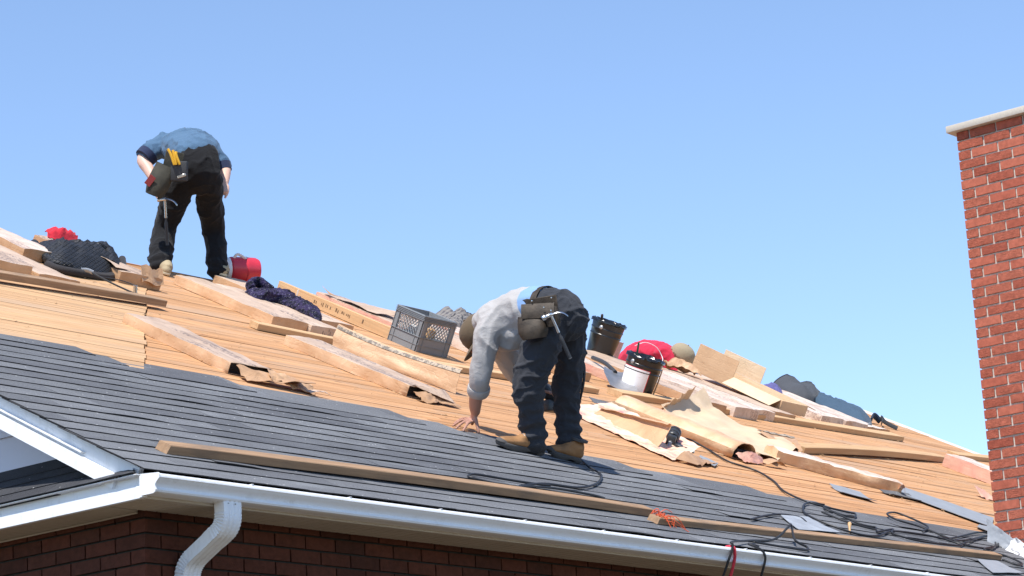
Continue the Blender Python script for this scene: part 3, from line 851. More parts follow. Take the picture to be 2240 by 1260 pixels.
def bundle(label, u, v, L=1.02, W=0.335, H=0.075, yaw=0.0, top='kraft_print', side='kraft_pink', w=0.002, seed=0, open_lo=False, flap=None, tilt=0.0, sag=0.0, wr=0.005, bulge=0.002, rnd=.005, taper=0.0, name='shingle_bundle'):
    e = roof_empty(name, u, v, yaw, w, tilt)
    tag(e, label, 'shingle bundle', GB)
    V, F, mi = rbox(L, W, H, seed, bulge=bulge, sag=sag, wr=wr, rnd=rnd, taper=taper, open_lo=open_lo)
    me = mesh(V, F, [M[top], M[side]], mi, True, 50)
    o = obj('wrapper', me, e)
    if open_lo:
        md = o.modifiers.new('thick', 'SOLIDIFY'); md.thickness = 0.003; md.offset = -1
        # the stacked shingles seen in the open end
        n = 7
        for k in range(n):
            mg = .014 if rnd < .05 else .07
            hh = H if rnd < .05 else H * .72
            obj('packed_shingle', mesh(*bbox(mg, W - mg, 0.012 + .012 * ((k * 37) % 5) / 5, L - .03, 0.006 + k * (hh - .016) / n, 0.006 + (k + .82) * (hh - .016) / n, .001), [M['asphalt_edge'] if k % 2 else M['shingle_dark']]), e)
    if flap: flap(e, L, W, H)
    return e
def torn(nx, ny, fn, mat, e, name='torn_flap', th=0.0025):
    return obj(name, mesh(*sheet(nx, ny, fn, th), M[mat], angle=60), e)

# far left stack
bundle('pinkish bundle at the very left edge below the skyline', 2.62, 5.60, 0.95, .34, .10, seed=1)
bundle('bundle end just left of the quilted vest', 3.33, 5.42, .95, .36, .085, .03, seed=2, top='kraft_white', side='kraft', wr=.010)
bundle('left of two bundles behind the long weathered plank at far left', 2.50, 4.70, 1.0, .37, .075, .02, seed=3, side='kraft_pink')
bundle('right of two bundles behind the long weathered plank at far left', 2.90, 4.66, 1.05, .32, .05, -.03, seed=4, side='kraft')
bundle('small bundle stub on the skyline at the far left edge', 3.20, 6.05, .5, .34, .16, seed=5, side='kraft_white')
# by the blue-shirted worker's left foot
def flap_b(e, L, W, H):
    torn(8, 6, lambda s, t: (0.19 + 0.2 * s, -0.02 + 0.02 * nz(s * 3, 1) + .06 * t, H * .5 + t * (0.10 + .02 * nz(s * 5, 2)) + .01 * sin(s * 7)), 'kraft', e)
    torn(8, 4, lambda s, t: (-.02 + 0.14 * s, 0.04 + .25 * t, H + 0.012 + .03 * sin(t * 2.6) * (1 - s)), 'kraft_print', e)
bundle('open-flapped bundle beside the shoe of the blue-shirted worker', 4.02, 5.24, .95, .38, .085, .04, seed=6, side='kraft', flap=flap_b)
# torn open bundle c
def flap_c(e, L, W, H):
    torn(16, 7, lambda s, t: (0.02 + s * 0.46 , -0.03 - 0.13 * t - .05 * s * t + .02 * nz(s * 6, t * 3), 0.008 + 0.055 * (1 - t) * (1 - s) + .035 * s + .022 * nz(s * 5, t * 6, 3) + .03 * t * s), 'kraft', e)
    torn(14, 6, lambda s, t: (0.26 + s * 0.36 - .08 * t, -0.02 - .15 * t + .03 * nz(s * 4, 7), 0.075 - .045 * s + .028 * nz(s * 7, t * 5, 8) - .03 * t), 'kraft', e)
    torn(8, 4, lambda s, t: (0.47 + s * 0.17, -0.20 + .05 * t * (1 - s) + .015 * nz(s * 5, 3), 0.012 + .018 * sin(s * 3) + .006 * nz(s * 9, t)), 'kraft_white', e)
bundle('torn-open bundle nearest the shingles with a ragged kraft flap at its lower end', *(2.743, 2.596), 1.06, .33, .070, -.05, seed=7, open_lo=True, flap=flap_c, side='kraft_pink', wr=.008)
# paired bundles d
bundle('left one of the paired bundles in front of the blue-shirted worker', 4.93, 4.66, 1.08, .335, .072, .0, seed=8, side='kraft_pink', wr=.007)
bundle('right one of the paired bundles, touching the short brown plank', 5.275, 4.63, 1.08, .335, .068, -.01, seed=9, side='kraft_print', wr=.007)
bundle('bundle under the purple sweater', 5.63, 4.92, 1.2, .335, .075, .0, seed=10, side='kraft')
# open ended bundle e and standing sheet f
def flap_e(e, L, W, H):
    torn(14, 7, lambda s, t: (0.03 + s * 0.37, -0.02 - 0.10 * t - .02 * sin(s * 9), 0.012 + 0.05 * (1 - t) * (.6 + .4 * sin(s * 4)) + .02 * nz(s * 6, t * 5, 21)), 'kraft', e)
    torn(12, 5, lambda s, t: (0.02 + s * 0.33, 0.0 - 0.11 * t * s, H + .006 - .05 * t * s + .008 * nz(s * 5, t * 4, 4)), 'kraft_print', e)
bundle('open-ended bundle showing dark shingles, below the standing kraft sheet', *(4.507, 2.865), 1.12, .345, .072, .06, seed=11, open_lo=True, flap=flap_e, side='kraft_pink', wr=.008)
se = roof_empty('kraft_sheet', 5.10, 3.36, 0.0)
tag(se, 'large kraft paper sheet standing on edge with a printed band, before the crate', 'paper sheet')
def sf(s, t):
    y = 0.95 * s - .08; b = 0.02 * sin(s * 5.0) + .014 * nz(s * 5, t * 3, 31)
    return (0.30 - .26 * s + b + (0.05 * t * t), y + .05 * t, 0.004 + (0.165 - .03 * sin(s * 3)) * t)
obj('sheet', mesh(*sheet(26, 8, sf, 0.003), M['kraft'], angle=60), se)
def sband(s, t): 
    a = Vector(sf(s, 0.80 + .15 * t)); return tuple(a + Vector((-0.004, 0, 0)))
_pt = NT('printed_band', 0.6, 0.3)
_pn = _pt.noise(1.0, _pt.coords((26, 34, 34), rand=False), 3, 0.7)
_pt.color(_pt.mix(_pt.ramp(_pn, [(0.47, (0, 0, 0)), (0.53, (1, 1, 1))]), (0.15, 0.125, 0.105), (0.40, 0.32, 0.24)))
obj('printed_band', mesh(*sheet(26, 2, sband, 0.002), _pt.m), se)
# bundles further right
def flap_g(e, L, W, H):
    torn(8, 5, lambda s, t: (0.02 + .30 * s, 0.35 + .5 * t - .1 * s, H + .015 + .05 * s * (1 - t) + .02 * nz(s * 4, t * 4, 6)), 'kraft_print', e)
    torn(6, 4, lambda s, t: (-0.02 + .08 * s, 0.86 + .1 * t, H + .02 + .04 * t * (1 - s)), 'kraft', e)
bundle('bundle with lifted flaps on the skyline left of the milk crate', 6.86, 5.28, 1.02, .335, .085, .0, seed=12, flap=flap_g, side='kraft_red')
bundle('bundle just right of the milk crate', 7.55, 5.10, 1.05, .335, .06, .02, seed=13, side='kraft_white', top='kraft_print')
bundle('bundle behind the bent worker\'s raised forearm', 7.93, 5.05, 1.05, .335, .07, -.02, seed=14, side='kraft_red', top='kraft_white')
bundle('bundle hidden mostly behind the bent worker', 8.40, 4.95, 1.1, .335, .07, .03, seed=15, side='kraft')
bundle('pink-sided bundle between the bent worker and the labelled bucket', 9.25, 5.15, 1.1, .335, .075, .02, seed=16, side='kraft_red', top='kraft_white')
bundle('bundle under the far black bucket', 9.95, 5.35, 1.12, .8, .05, .02, seed=17, side='kraft')
# between bucket and cardboard box
bundle('first bundle right of the labelled bucket', 9.80, 4.62, 1.1, .335, .075, .02, seed=18, side='kraft', top='kraft_print')
bundle('second bundle right of the labelled bucket, with a twisted pale end', 10.22, 4.60, 1.2, .335, .09, .0, seed=19, side='kraft_white', top='kraft_white', wr=.009)
bundle('third bundle right of the labelled bucket', 10.62, 4.72, 1.25, .335, .085, .0, seed=20, side='kraft_white', top='kraft_white', wr=.009)
bundle('bundle along the left side of the cardboard box', 11.05, 4.85, 1.3, .40, .075, .02, seed=21, side='kraft', top='kraft_print')
bundle('bundle under the lower end of the cardboard box', 11.75, 5.55, 1.0, .40, .05, .0, seed=22, side='kraft')
bundle('first bundle right of the cardboard box', 12.25, 5.14, 1.1, .36, .085, .02, seed=23, side='kraft_white', top='kraft_white', wr=.011)
bundle('second bundle right of the cardboard box, beside the jeans', 12.70, 5.18, 1.2, .36, .075, .0, seed=24, side='kraft_white', top='kraft_white', wr=.011)
bundle('third bundle right of the cardboard box, under the jeans', 13.12, 5.22, 1.3, .38, .055, .0, seed=25, side='kraft', top='kraft_white', wr=.009)
bundle('white-topped bundle meeting the bowed plank by the chimney', 12.74, 3.02, 1.08, .36, .115, .0, seed=26, side='kraft_red', top='kraft_white', wr=.009)
# diagonal wrinkled wrapper m
bundle('wrinkled bundle lying askew with a frayed pinkish end, above the hose coil', *(9.473, 2.349), 1.10, .22, .085, atan2(-(8.60 - 9.53), 2.88 - 2.39) * 1.0, seed=27, side='kraft_pink', top='kraft_white', wr=.022, bulge=.002, rnd=.006)
o = torn(10, 6, lambda s, t: (-0.05 + .2 * s, -.05 * s + .05 * t, .03 + .03 * sin(s * 6 + t * 3) + .05 * t * (1 - s)), 'kraft_red', bpy.data.objects['shingle_bundle.' + '%03d' % (26)] if 'shingle_bundle.026' in bpy.data.objects else None, 'frayed_end')
# pinkish scrap by the chimney
o = obj('wrapper_scrap', mesh(*sheet(8, 6, lambda s, t: (.16 * s, -.12 * s * (1 - t) + .1 * t, .01 + .07 * t * (1 - .4 * s) + .02 * nz(s * 6, t * 6)), .003), M['kraft_red'], angle=60))
roof_place(o, *(11.398, 2.825)); tag(o, 'small pink wrapper scrap against the chimney', 'paper scrap')

# --- k: rounded pink bundle with a torn lower end and a big loose kraft sheet beside it
def flap_k(e, L, W, H):
    torn(12, 6, lambda s, t: (0.0 + .34 * s, -.02 - .10 * t * (1 - .4 * s), .01 + .06 * (1 - t) * (.5 + .5 * sin(s * 3)) + .022 * nz(s * 6, t * 5, 17)), 'kraft_red', e)
    torn(8, 4, lambda s, t: (0.30 + .26 * s, -.05 - .07 * t, .018 + .035 * sin(s * 3.1) + .01 * nz(s * 5, t * 4, 3)), 'kraft', e)
bundle('rounded pink bundle beside the nail gun with a torn dark lower end', *(7.725, 2.675), 1.12, .30, .105, .06, seed=28, open_lo=True, flap=flap_k, side='kraft_pink', top='kraft_pink', wr=.012, bulge=.03, rnd=.09)
ks = roof_empty('loose_kraft_sheet', 8.3, 2.74)
tag(ks, 'big crumpled kraft sheet spread between the rounded bundle and the bowed plank', 'paper sheet')
_a, _b, _c, _d = [Vector((p[0] - 8.3, p[1] - 2.74, 0)) for p in ((8.267, 2.691), (9.611, 3.439), (9.837, 4.688), (8.529, 4.042))]
def kf(s, t):
    p = _a.lerp(_b, s).lerp(_d.lerp(_c, s), t)
    rim = max(0, t - .86) / .14
    return (p.x, p.y, .012 + .05 * max(0, nz(s * 2.2, t * 3.0, 41) + .25) + .02 * nz(s * 6, t * 8, 4) + .03 * abs(s - .5) * 2 * (1 - t) + rim * (.05 + .12 * max(0, s - .2)) )
obj('sheet', mesh(*sheet(26, 30, kf, 0.0025), M['card_in'], angle=60), ks)
obj('curled_edge', mesh(*sheet(14, 5, lambda s, t: tuple(_d.lerp(_c, s * .62) + Vector((.02 * nz(s * 9, 1), -.05 * t + .03 * nz(s * 6, 2), .03 + (.06 + .13 * s + .03 * nz(s * 9, 8)) * t)), ), .0025), M['kraft'], angle=60), ks)
# second, smaller crumpled sheet with a dark printed edge
ks2 = roof_empty('printed_kraft_scrap', 9.0, 3.15)
tag(ks2, 'kraft scrap with a dark printed edge left of the bowed plank', 'paper scrap')
_e = [Vector((p[0] - 9.0, p[1] - 3.15, 0)) for p in ((9.209, 3.362), (9.430, 3.287), (9.908, 3.739), (9.404, 3.738))]
def k2(s, t):
    p = _e[0].lerp(_e[1], s).lerp(_e[3].lerp(_e[2], s), t)
    return (p.x, p.y, .014 + .05 * t + .05 * max(0, sin(s * 7 + t)) * (1 - t) + .012 * nz(s * 6, t * 5, 12))
obj('sheet', mesh(*sheet(16, 12, k2, 0.0025), M['kraft'], angle=60), ks2)
obj('printed_edge', mesh(*sheet(16, 2, lambda s, t: tuple(Vector(k2(s, .90 + .12 * t)) + Vector((0, -.004, .005))), 0.002), _pt.m, angle=60), ks2)
# --- j: opened wrapper with a curved kraft flap
js = roof_empty('opened_wrapper', 6.45, 2.3)
tag(js, 'opened red-edged shingle wrapper lying between the bent worker and the nail gun', 'wrapper')
_j = [Vector((p[0] - 6.45, p[1] - 2.3, 0)) for p in ((6.421, 2.181), (7.014, 2.433), (7.414, 3.618), (6.665, 3.515))]
def jf(s, t):
    p = _j[0].lerp(_j[1], s).lerp(_j[3].lerp(_j[2], s), t)
    return (p.x, p.y, .012 + .075 * s ** 1.5 + .016 * nz(s * 5, t * 9, 51) + .012 * nz(s * 9, t * 17, 5))
jm = NT('red_edged_paper', 0.45, 0.4)
_jn = jm.noise(6, jm.coords(rand=False), 5, .65, .8)
jm.color(jm.ramp(_jn, [(0.33, (0.72, 0.22, 0.20)), (0.45, (0.80, 0.48, 0.34)), (0.62, (0.88, 0.68, 0.50))]))
jm.bump(jm.noise(12, jm.coords(rand=False), 4, .6, 1.2), .6, .02)
obj('sheet', mesh(*sheet(10, 34, jf, 0.0025), jm.m, angle=60), js)
_jq = [Vector((p[0] - 6.45, p[1] - 2.3, 0)) for p in ((6.601, 2.487), (6.886, 3.342))]
def jc(s, t):       # curved flap standing up
    p = _jq[0].lerp(_jq[1], s)
    return (p.x + .02 + .10 * sin(t * 2.4), p.y + .03 * t, .02 + (.06 + .11 * (1 - s)) * sin(t * 1.9) + .012 * nz(s * 5, t * 3, 6))
obj('curved_flap', mesh(*sheet(18, 8, jc, 0.0025), M['kraft'], angle=60), js)
obj('torn_end', mesh(*sheet(12, 6, lambda s, t: tuple(_j[0].lerp(_j[1], .1 + .8 * s) + Vector((.12 * t, -.10 * t, .02 + .05 * sin(s * 4) * (1 - t) + .02 * nz(s * 6, t * 6, 2)))), .0025), M['kraft'], angle=60), js)

# ------------------------------------------------------------------ cardboard box
bxu, bxv = 11.50, 5.08
bx = roof_empty('cardboard_box', bxu, bxv, -0.06, 0.05, 0.055)
tag(bx, 'long open cardboard box with two flaps standing up, near the ridge', 'box')
BLn, BW_, BHt, th = 1.12, 0.37, 0.10, 0.005
obj('bottom', mesh(*bbox(0, BW_, 0, BLn, 0, th, .001), M['card']), bx)
obj('side_panel', mesh(*bbox(0, th, 0, BLn, th, BHt, .001), M['card']), bx)
obj('side_panel', mesh(*bbox(BW_ - th, BW_, 0, BLn, th, BHt, .001), M['card_in']), bx)
obj('end_panel', mesh(*bbox(th, BW_ - th, 0, th, th, BHt, .001), M['card_in']), bx)
obj('end_panel', mesh(*bbox(th, BW_ - th, BLn - th, BLn, th, BHt, .001), M['card']), bx)
def flapm(y0, y1, x, ang, h, mat):
    m = Matrix.Translation((x, 0, BHt + .001)) @ Matrix.Rotation(ang, 4, 'Y')
    return mesh(*xf(bbox(-th / 2, th / 2, y0, y1, 0, h, .001), m), M[mat])
obj('upright_flap', flapm(0.62, BLn, 0.002, radians(4), 0.15, 'card'), bx)
obj('upright_flap', flapm(0.60, BLn, BW_ - .002, radians(2), 0.15, 'card_in'), bx)
obj('folded_flap', flapm(0.02, 0.61, 0.002, radians(-118), 0.15, 'card_in'), bx)
obj('folded_flap', flapm(0.02, 0.59, BW_ - .002, radians(100), 0.15, 'card'), bx)

# ------------------------------------------------------------------ milk crate
cu, cv = (6.507, 4.785)
cr_e = roof_empty('milk_crate', cu, cv, radians(-4))
tag(cr_e, 'grey plastic milk crate with lattice sides standing on the roof', 'crate')
S, Hc, tk = 0.325, 0.275, 0.012
def crate_side():
    parts = [bbox(0, S, 0, tk, 0, 0.105, .002), bbox(0, 0.05, 0, tk, .1, Hc, .002), bbox(S - .05, S, 0, tk, .1, Hc, .002), bbox(0.05, S - .05, 0, tk, .225, Hc, .002)]
    for z in (0.108, 0.232, 0.243, 0.254, 0.265): parts.append(bbox(-0.004, S + .004, -0.007, 0.002, z, z + .005, .001))
    for x in (0.004, 0.046, S - .05, S - .010): parts.append(box(x, x + .004, -0.005, 0.002, 0.0, 0.23))
    parts.append(box(0, S, -.004, .002, 0.048, .052)) 
    # lattice
    x0, x1, z0, z1 = 0.05, S - .05, 0.108, 0.228
    st = 0.030
    for sgn in (1, -1):
        k = -8
        while k < 16:
            # line through (x0 + k*st, z0) slope sgn*1.15
            pts = []
            xa = x0 + k * st; sl = sgn * 1.2
            ts = []
            for (zz) in (z0, z1):
                xx = xa + (zz - z0) / sl
                ts.append((xx, zz))
            (xa1, za1), (xb1, zb1) = sorted(ts)
            if xb1 > x0 and xa1 < x1:
                def cl(x): return max(x0, min(x1, x))
                fa = lambda x: za1 + (zb1 - za1) * (x - xa1) / (xb1 - xa1)
                A, B = cl(xa1), cl(xb1)
                if B - A > .004: parts.append(tube([(A, tk / 2, fa(A)), (B, tk / 2, fa(B))], .0032, 4))
            k += 1
    return join(*parts)
csm = mesh(*crate_side(), M['grey_plastic'], angle=30)
for i, (x, y, r) in enumerate(((0, 0, 0), (S, 0, pi / 2), (S, S, pi), (0, S, -pi / 2))):
    obj('lattice_side', csm, cr_e, (x, y, 0), (0, 0, r))
obj('crate_floor', mesh(*bbox(.01, S - .01, .01, S - .01, .002, .012, .002), M['grey_plastic']), cr_e)
# cans and cartridges standing in the crate
can_m = m_plain('pale_tube', (0.62, 0.60, 0.56), .5, .3, .15); 
for i, (x, y, r, h, mt) in enumerate(((.08, .10, .03, .17, can_m), (.16, .08, .028, .18, M['lumber']), (.10, .20, .035, .16, can_m), (.22, .12, .03, .17, M['lumber']), (.20, .22, .04, .15, can_m))):
    o = obj('cartridge', mesh(*lathe([(r, 0), (r, h * .9), (r * .6, h * .93), (r * .2, h * .95), (r * .18, h)], 14), mt))
    mm = Matrix.Translation(RP(cu, cv, 0)) @ RX @ Matrix.Rotation(radians(-4), 4, 'Z') @ Matrix.Translation((x, y, .013))
    o.location = mm.translation; o.rotation_euler = mm.to_euler()
    tag(o, ['pale cartridge at the near left corner inside the milk crate', 'tan cartridge in front inside the milk crate', 'pale cartridge at the left side inside the milk crate', 'tan cartridge by the right side inside the milk crate', 'widest pale cartridge at the back inside the milk crate'][i], 'cartridge', 'cartridges inside the milk crate')

# ------------------------------------------------------------------ buckets
def bucket(label, u, v, yaw, R0, R1, H, brush=None, lab=False, bail=0.0, w=0.0):
    e = roof_empty('tar_bucket', u, v, yaw, w)
    tag(e, label, 'bucket', 'black tar buckets')
    rr = lambda z: R0 + (R1 - R0) * z / H
    pr = [(R0 - .004, 0), (R0, .006)]
    for z in (.25 * H,): pr += [(rr(z), z)]
    for zc in (.62 * H, .78 * H): pr += [(rr(zc) , zc - .008), (rr(zc) + .005, zc - .003), (rr(zc) + .005, zc + .003), (rr(zc), zc + .008)]
    pr += [(R1, H - .014), (R1 + .007, H - .012), (R1 + .008, H - .002), (R1 + .004, H), (R1 - .004, H - .002), (R1 - .006, H - .03), (R0 - .004, .01)]
    body = obj('pail', mesh(*lathe(pr, 40, True, True), M['black_gloss'], angle=50), e)
    # tar crusted round and over the rim
    V, F = [], []
    n, mrings = 40, [(R1 - .03, H - .035), (R1 - .010, H - .014), (R1 - .002, H + .004), (R1 + .012, H - .001), (R1 + .012, H - .020)]
    for ri_, (r, z) in enumerate(mrings):
        for k in range(n):
            a = 2 * pi * k / n
            q = nz(cos(a) * 5 + u, sin(a) * 5, ri_ * .9); q2 = nz(cos(a) * 13, sin(a) * 13 + v, ri_)
            V.append(((r + .006 * q) * cos(a), (r + .006 * q) * sin(a), z + (.010 * q + .008 * q2) - (0.02 * max(0, q) if ri_ == 4 else 0)))
    for i in range(len(mrings) - 1):
        for k in range(n):
            j = (k + 1) % n; F.append((i * n + k, i * n + j, (i + 1) * n + j, (i + 1) * n + k))
    F.append(tuple(range(n - 1, -1, -1)))
    obj('tar_crust', mesh(V, F, M['tar'], angle=80), e)
    for sgn in (1, -1): obj('handle_lug', mesh(*xf(lathe([(.018, 0), (.018, .008), (.010, .014), (0.0, .015)], 12, True, False), Matrix.Translation((sgn * (rr(.82 * H) + .001), 0, .82 * H)) @ Matrix.Rotation(sgn * pi / 2, 4, 'Y')), M['steel_dull']), e)
    hp = cr([(-(R1 + .01), 0, .82 * H), (-R1 * .9, -.06 - bail * .4, .72 * H - bail), (0, -R1 - .02, .52 * H - bail), (R1 * .9, -.06 - bail * .4, .72 * H - bail), (R1 + .01, 0, .82 * H)], 6)
    return e, rr
b1, rr1 = bucket('black tar bucket near the ridge with a brush handle sticking out', *(10.658, 6.520), 0.3, .118, .150, .335)
obj('wire_handle', mesh(*tube(cr([(.155, 0, .275), (.20, .02, .24), (.235, .06, .22), (.22, .10, .225), (.15, .12, .26)], 6), .0025, 6), M['steel_dull']), b1)
obj('handle_grip', mesh(*tube([(.165, .03, .27), (.205, .05, .265)], .012, 8), M['white']), b1)
br = roof_empty('brush', *(10.658, 6.520), 0.3)
tag(br, 'wooden brush handle standing in the far tar bucket', 'brush')
obj('handle', mesh(*tube(cr([(-.06, .02, .12), (-.085, .03, .25), (-.105, .04, .35), (-.112, .045, .385)], 4), [(.016, .010)] * 8 + [(.018, .011)] * 3 + [(.017, .010)] + [(.010, .006)], 10), m_plain('tarred_wood', (.06, .045, .035), .5, .4, .3)), br)
obj('bristles', mesh(*bbox(-.10, .0, -.01, .03, .04, .13, .006), M['tar']), br)
b2, rr2 = bucket('labelled black tar bucket with a white label in front of the red-shirted worker', *(9.132, 4.798), 0.0, .130, .150, .315)
lv = []
def labf(s, t):
    a = radians(-214 + 98 * s); z = .03 + .185 * t; r = rr2(z) + .0035
    return (r * cos(a), r * sin(a), z)
lab_m = NT('bucket_label', .6, .3)
_ln = lab_m.noise(1.0, lab_m.coords((25, 25, 90), rand=False), 3, .6)
lab_m.color(lab_m.mix(lab_m.ramp(_ln, [(.58, (0, 0, 0)), (.68, (.35, .35, .35))]), (.86, .84, .84), (.55, .30, .28)))
obj('label', mesh(*sheet(14, 4, labf, .0012), lab_m.m), b2)
def labr(s, t):
    a = radians(-217 + 104 * s); z = .025 + .195 * t; r = rr2(z) + .0018
    return (r * cos(a), r * sin(a), z)
obj('label_border', mesh(*sheet(14, 4, labr, .001), M['red_plastic']), b2)
obj('wire_handle', mesh(*tube(cr([(.158, 0, .265), (.19, -.02, .31), (.205, .02, .35), (.16, .06, .40), (.06, .10, .415), (-.06, .1, .37)], 6), .003, 6), M['white']), b2)
for k in range(3): obj('tar_string', mesh(*tube(cr([(.10 + .012 * k, -.118 + .01 * k, .25), (.10 + .012 * k, -.115 + .012 * k, .12), (.095 + .013 * k, -.108 + .012 * k, .02)], 4), .004, 6), M['lumber']), b2)
st = roof_empty('stirring_stick', *(9.132, 4.798), 0.0)
tag(st, 'green-grey stirring stick standing in the labelled tar bucket', 'stick')
obj('blade', mesh(*tube([(-.02, .05, .15), (-.075, .06, .41)], [(.016, .005), (.012, .004)], 8), m_plain('green_stick', (.10, .16, .11), .6)), st)
# rag hanging beside the far bucket
o = obj('rag', mesh(*sheet(6, 10, lambda s, t: (.07 * s + .02 * t * s, .01 * sin(s * 6), .155 * t + .01 * nz(s * 4, t * 3)), .003), m_cloth('pale_rag', (.62, .50, .46), (.70, .36, .32)), angle=60))
roof_place(o, *(11.070, 6.693), .1); tag(o, 'pale stained trowel-shaped rag beside the far tar bucket', 'rag')

# ------------------------------------------------------------------ red jug
jg = roof_empty('water_jug', *(6.075, 6.335), radians(-20), .07)
tag(jg, 'red water jug with white lid lying behind the blue-shirted worker\'s foot', 'jug')
jm4 = Matrix.Rotation(radians(78), 4, 'Y') @ Matrix.Rotation(0, 4, 'X')
obj('jug_body', mesh(*xf(lathe([(.085, -.02), (.095, -.01), (.098, .0), (.098, .10), (.103, .105), (.103, .118), (.098, .125), (.096, .19), (.085, .215), (.05, .222)], 32), Matrix.Translation((-.09, 0, .035)) @ jm4), M['red_plastic'], angle=40), jg)
obj('lid', mesh(*xf(lathe([(.088, -.055), (.092, -.05), (.092, -.02)], 28), Matrix.Translation((-.09, 0, .035)) @ jm4), M['white'], angle=40), jg)
obj('handle', mesh(*tube(cr([(-.10, -.02, .13), (-.085, -.03, .165), (-.02, -.03, .150), (.02, -.02, .13)], 4), [(.012, .008)] * 13, 8), M['white']), jg)

# ------------------------------------------------------------------ pry bar, shovel, nail gun
pb = roof_empty('roofing_hatchet', *(3.618, 5.071), 0.0, .012)
tag(pb, 'steel roofing hatchet lying in front of the quilted vest', 'hatchet')
p0 = Vector((0, 0, 0)); _q = (3.863, 4.872); _p = (3.618, 5.071); p1 = Vector((_q[0] - _p[0], _q[1] - _p[1], 0))
obj('handle', mesh(*tube(cr([(0.02, 0, .05), (.08, -.12, .030), (.17, -.26, .012), (.22, -.30, .008)], 6), [(.006, .0035)] * 19, 8), M['grip']), pb)
obj('blade', mesh(*tube(cr([(.03, .0, .052), (.0, .03, .055), (-.03, .05, .045)], 4), [(.014, .004)] * 8 + [(.018, .002)], 8), M['steel_dull']), pb)
obj('shaft', mesh(*tube(cr([(.05, -.05, .04), (.20, -.05, .045), (.30, -.10, .04), (p1.x + .02, p1.y, .03)], 5), .0032, 8), M['grip']), pb)
obj('pommel', mesh(*tube([(p1.x, p1.y + .01, .05), (p1.x + .01, p1.y, .0)], .014, 10), M['steel']), pb)

sh = roof_empty('shovel', *(8.835, 4.678), 0.0, .01)
tag(sh, 'flat grey roofing shovel with its blade beside the labelled bucket', 'shovel')
_d0 = Vector(((9.382, 5.464)[0] - (8.835, 4.678)[0], (9.382, 5.464)[1] - (8.835, 4.678)[1], 0)).normalized()
_s0 = Vector((-_d0.y, _d0.x, 0))
obj('blade', mesh(*sheet(8, 8, lambda s, t: tuple(_s0 * (.12 - .24 * s) * (1 - .25 * max(0, t - .7) / .3) + _d0 * (.42 * t) + Vector((0, 0, .015 + .09 * t + .018 * (2 * s - 1) ** 2))), .004), M['steel_dull'], angle=50), sh)
obj('handle', mesh(*tube(cr([tuple(_d0 * .38 + Vector((0, 0, .105))), tuple(_d0 * .75 + Vector((0, 0, .12))), tuple(_d0 * 1.15 + Vector((0, 0, .10)))], 5), .017, 10), M['grip']), sh)

ng = roof_empty('nail_gun', *(6.882, 2.591), radians(35), .0)
ng.scale = (1.05, 1.05, 1.05)
tag(ng, 'black coil nail gun lying on the boards beside the opened wrapper', 'nail gun')
gm = m_plain('tool_black', (.035, .037, .042), .4, .45, .3)
obj('cylinder_head', mesh(*xf(lathe([(.036, 0), (.042, .008), (.042, .03), (.046, .032), (.046, .05), (.042, .052), (.042, .075), (.046, .077), (.046, .095), (.036, .105)], 20), Matrix.Translation((.0, 0, .08)) @ Matrix.Rotation(radians(70), 4, 'Y')), gm, angle=40), ng)
obj('body', mesh(*bbox(-.075, .03, -.03, .03, .02, .105, .012, 2), gm), ng)
obj('grip', mesh(*tube(cr([(.0, -.01, .05), (.03, -.07, .04), (.05, -.13, .035)], 4), [(.020, .016)] * 9, 10), gm), ng)
obj('nose', mesh(*tube([(-.07, 0, .05), (-.14, .0, .02)], [(.022, .016), (.012, .010)], 8), M['steel_dull']), ng)
obj('coil_drum', mesh(*xf(lathe([(.05, 0), (.055, .006), (.055, .045), (.05, .05)], 20), Matrix.Translation((-.06, -.08, .012))), gm, angle=40), ng)
obj('air_fitting', mesh(*tube([(.05, -.12, .035), (.07, -.16, .03)], .010, 8), M['steel']), ng)

# ------------------------------------------------------------------ air hoses
def hose(label, pts, r=0.0068, mat='hose', name='air_hose', cat='hose', group='black air hoses', seed=0):
    """pts: (u,v) or (u,v,w) on the roof"""
    P = [(p[0], p[1], p[2] if len(p) > 2 else 0.026) for p in pts]
    P = cr(P, 7)
    o0 = RP(P[0][0], P[0][1], 0)
    W_ = [RP(a, b, c) - o0 for a, b, c in P]
    o = obj(name, mesh(*tube([tuple(p) for p in W_], r, 8), M[mat]), None, o0)
    return tag(o, label, cat, group)
hose('black air hose curving from the nail gun down across the boards', [(7.048, 2.740) + (.03,), (7.568, 2.993) + (.03,), (7.618, 2.828) + (.012,), (7.427, 2.485) + (.012,), (7.534, 2.316) + (.012,), (7.392, 2.042) + (.012,), (7.080, 1.708) + (.015,), (6.975, 1.414) + (.026,), (7.249, 1.301), (7.321, 1.283), (7.103, 1.153), (6.968, 1.255), (7.026, 1.335), (6.975, 1.184), (6.952, 0.978), (7.079, 0.946), (6.960, 0.890), (6.803, 0.986), (6.783, 1.179)])
hose('black air hose looping widest over the shingles below the frayed bundle', [(7.149, 1.424), (6.932, 1.403), (6.596, 1.202), (6.387, 1.004), (6.372, 0.790), (6.507, 0.667), (6.789, 0.716), (7.238, 0.913), (7.680, 0.946), (7.958, 0.901), (8.377, 1.017), (8.963, 1.232), (8.743, 1.035), (8.339, 0.820), (8.009, 0.820), (7.998, 1.003), (7.987, 1.188), (7.863, 1.300), (7.952, 1.447), (8.206, 1.533), (8.216, 1.341), (8.109, 1.200), (7.810, 1.051)], seed=1)
hose('black air hose tangled beside the chimney foot', [(6.904, 0.814), (7.321, 0.969), (7.136, 0.843), (7.253, 0.737), (7.650, 0.738), (7.918, 0.799), (7.862, 0.952), (8.070, 0.973), (8.961, 1.310), (9.086, 1.261), (8.671, 0.971), (8.153, 0.760), (8.276, 0.649), (8.232, 0.503), (8.051, 0.429), (8.027, 0.532)], seed=2)
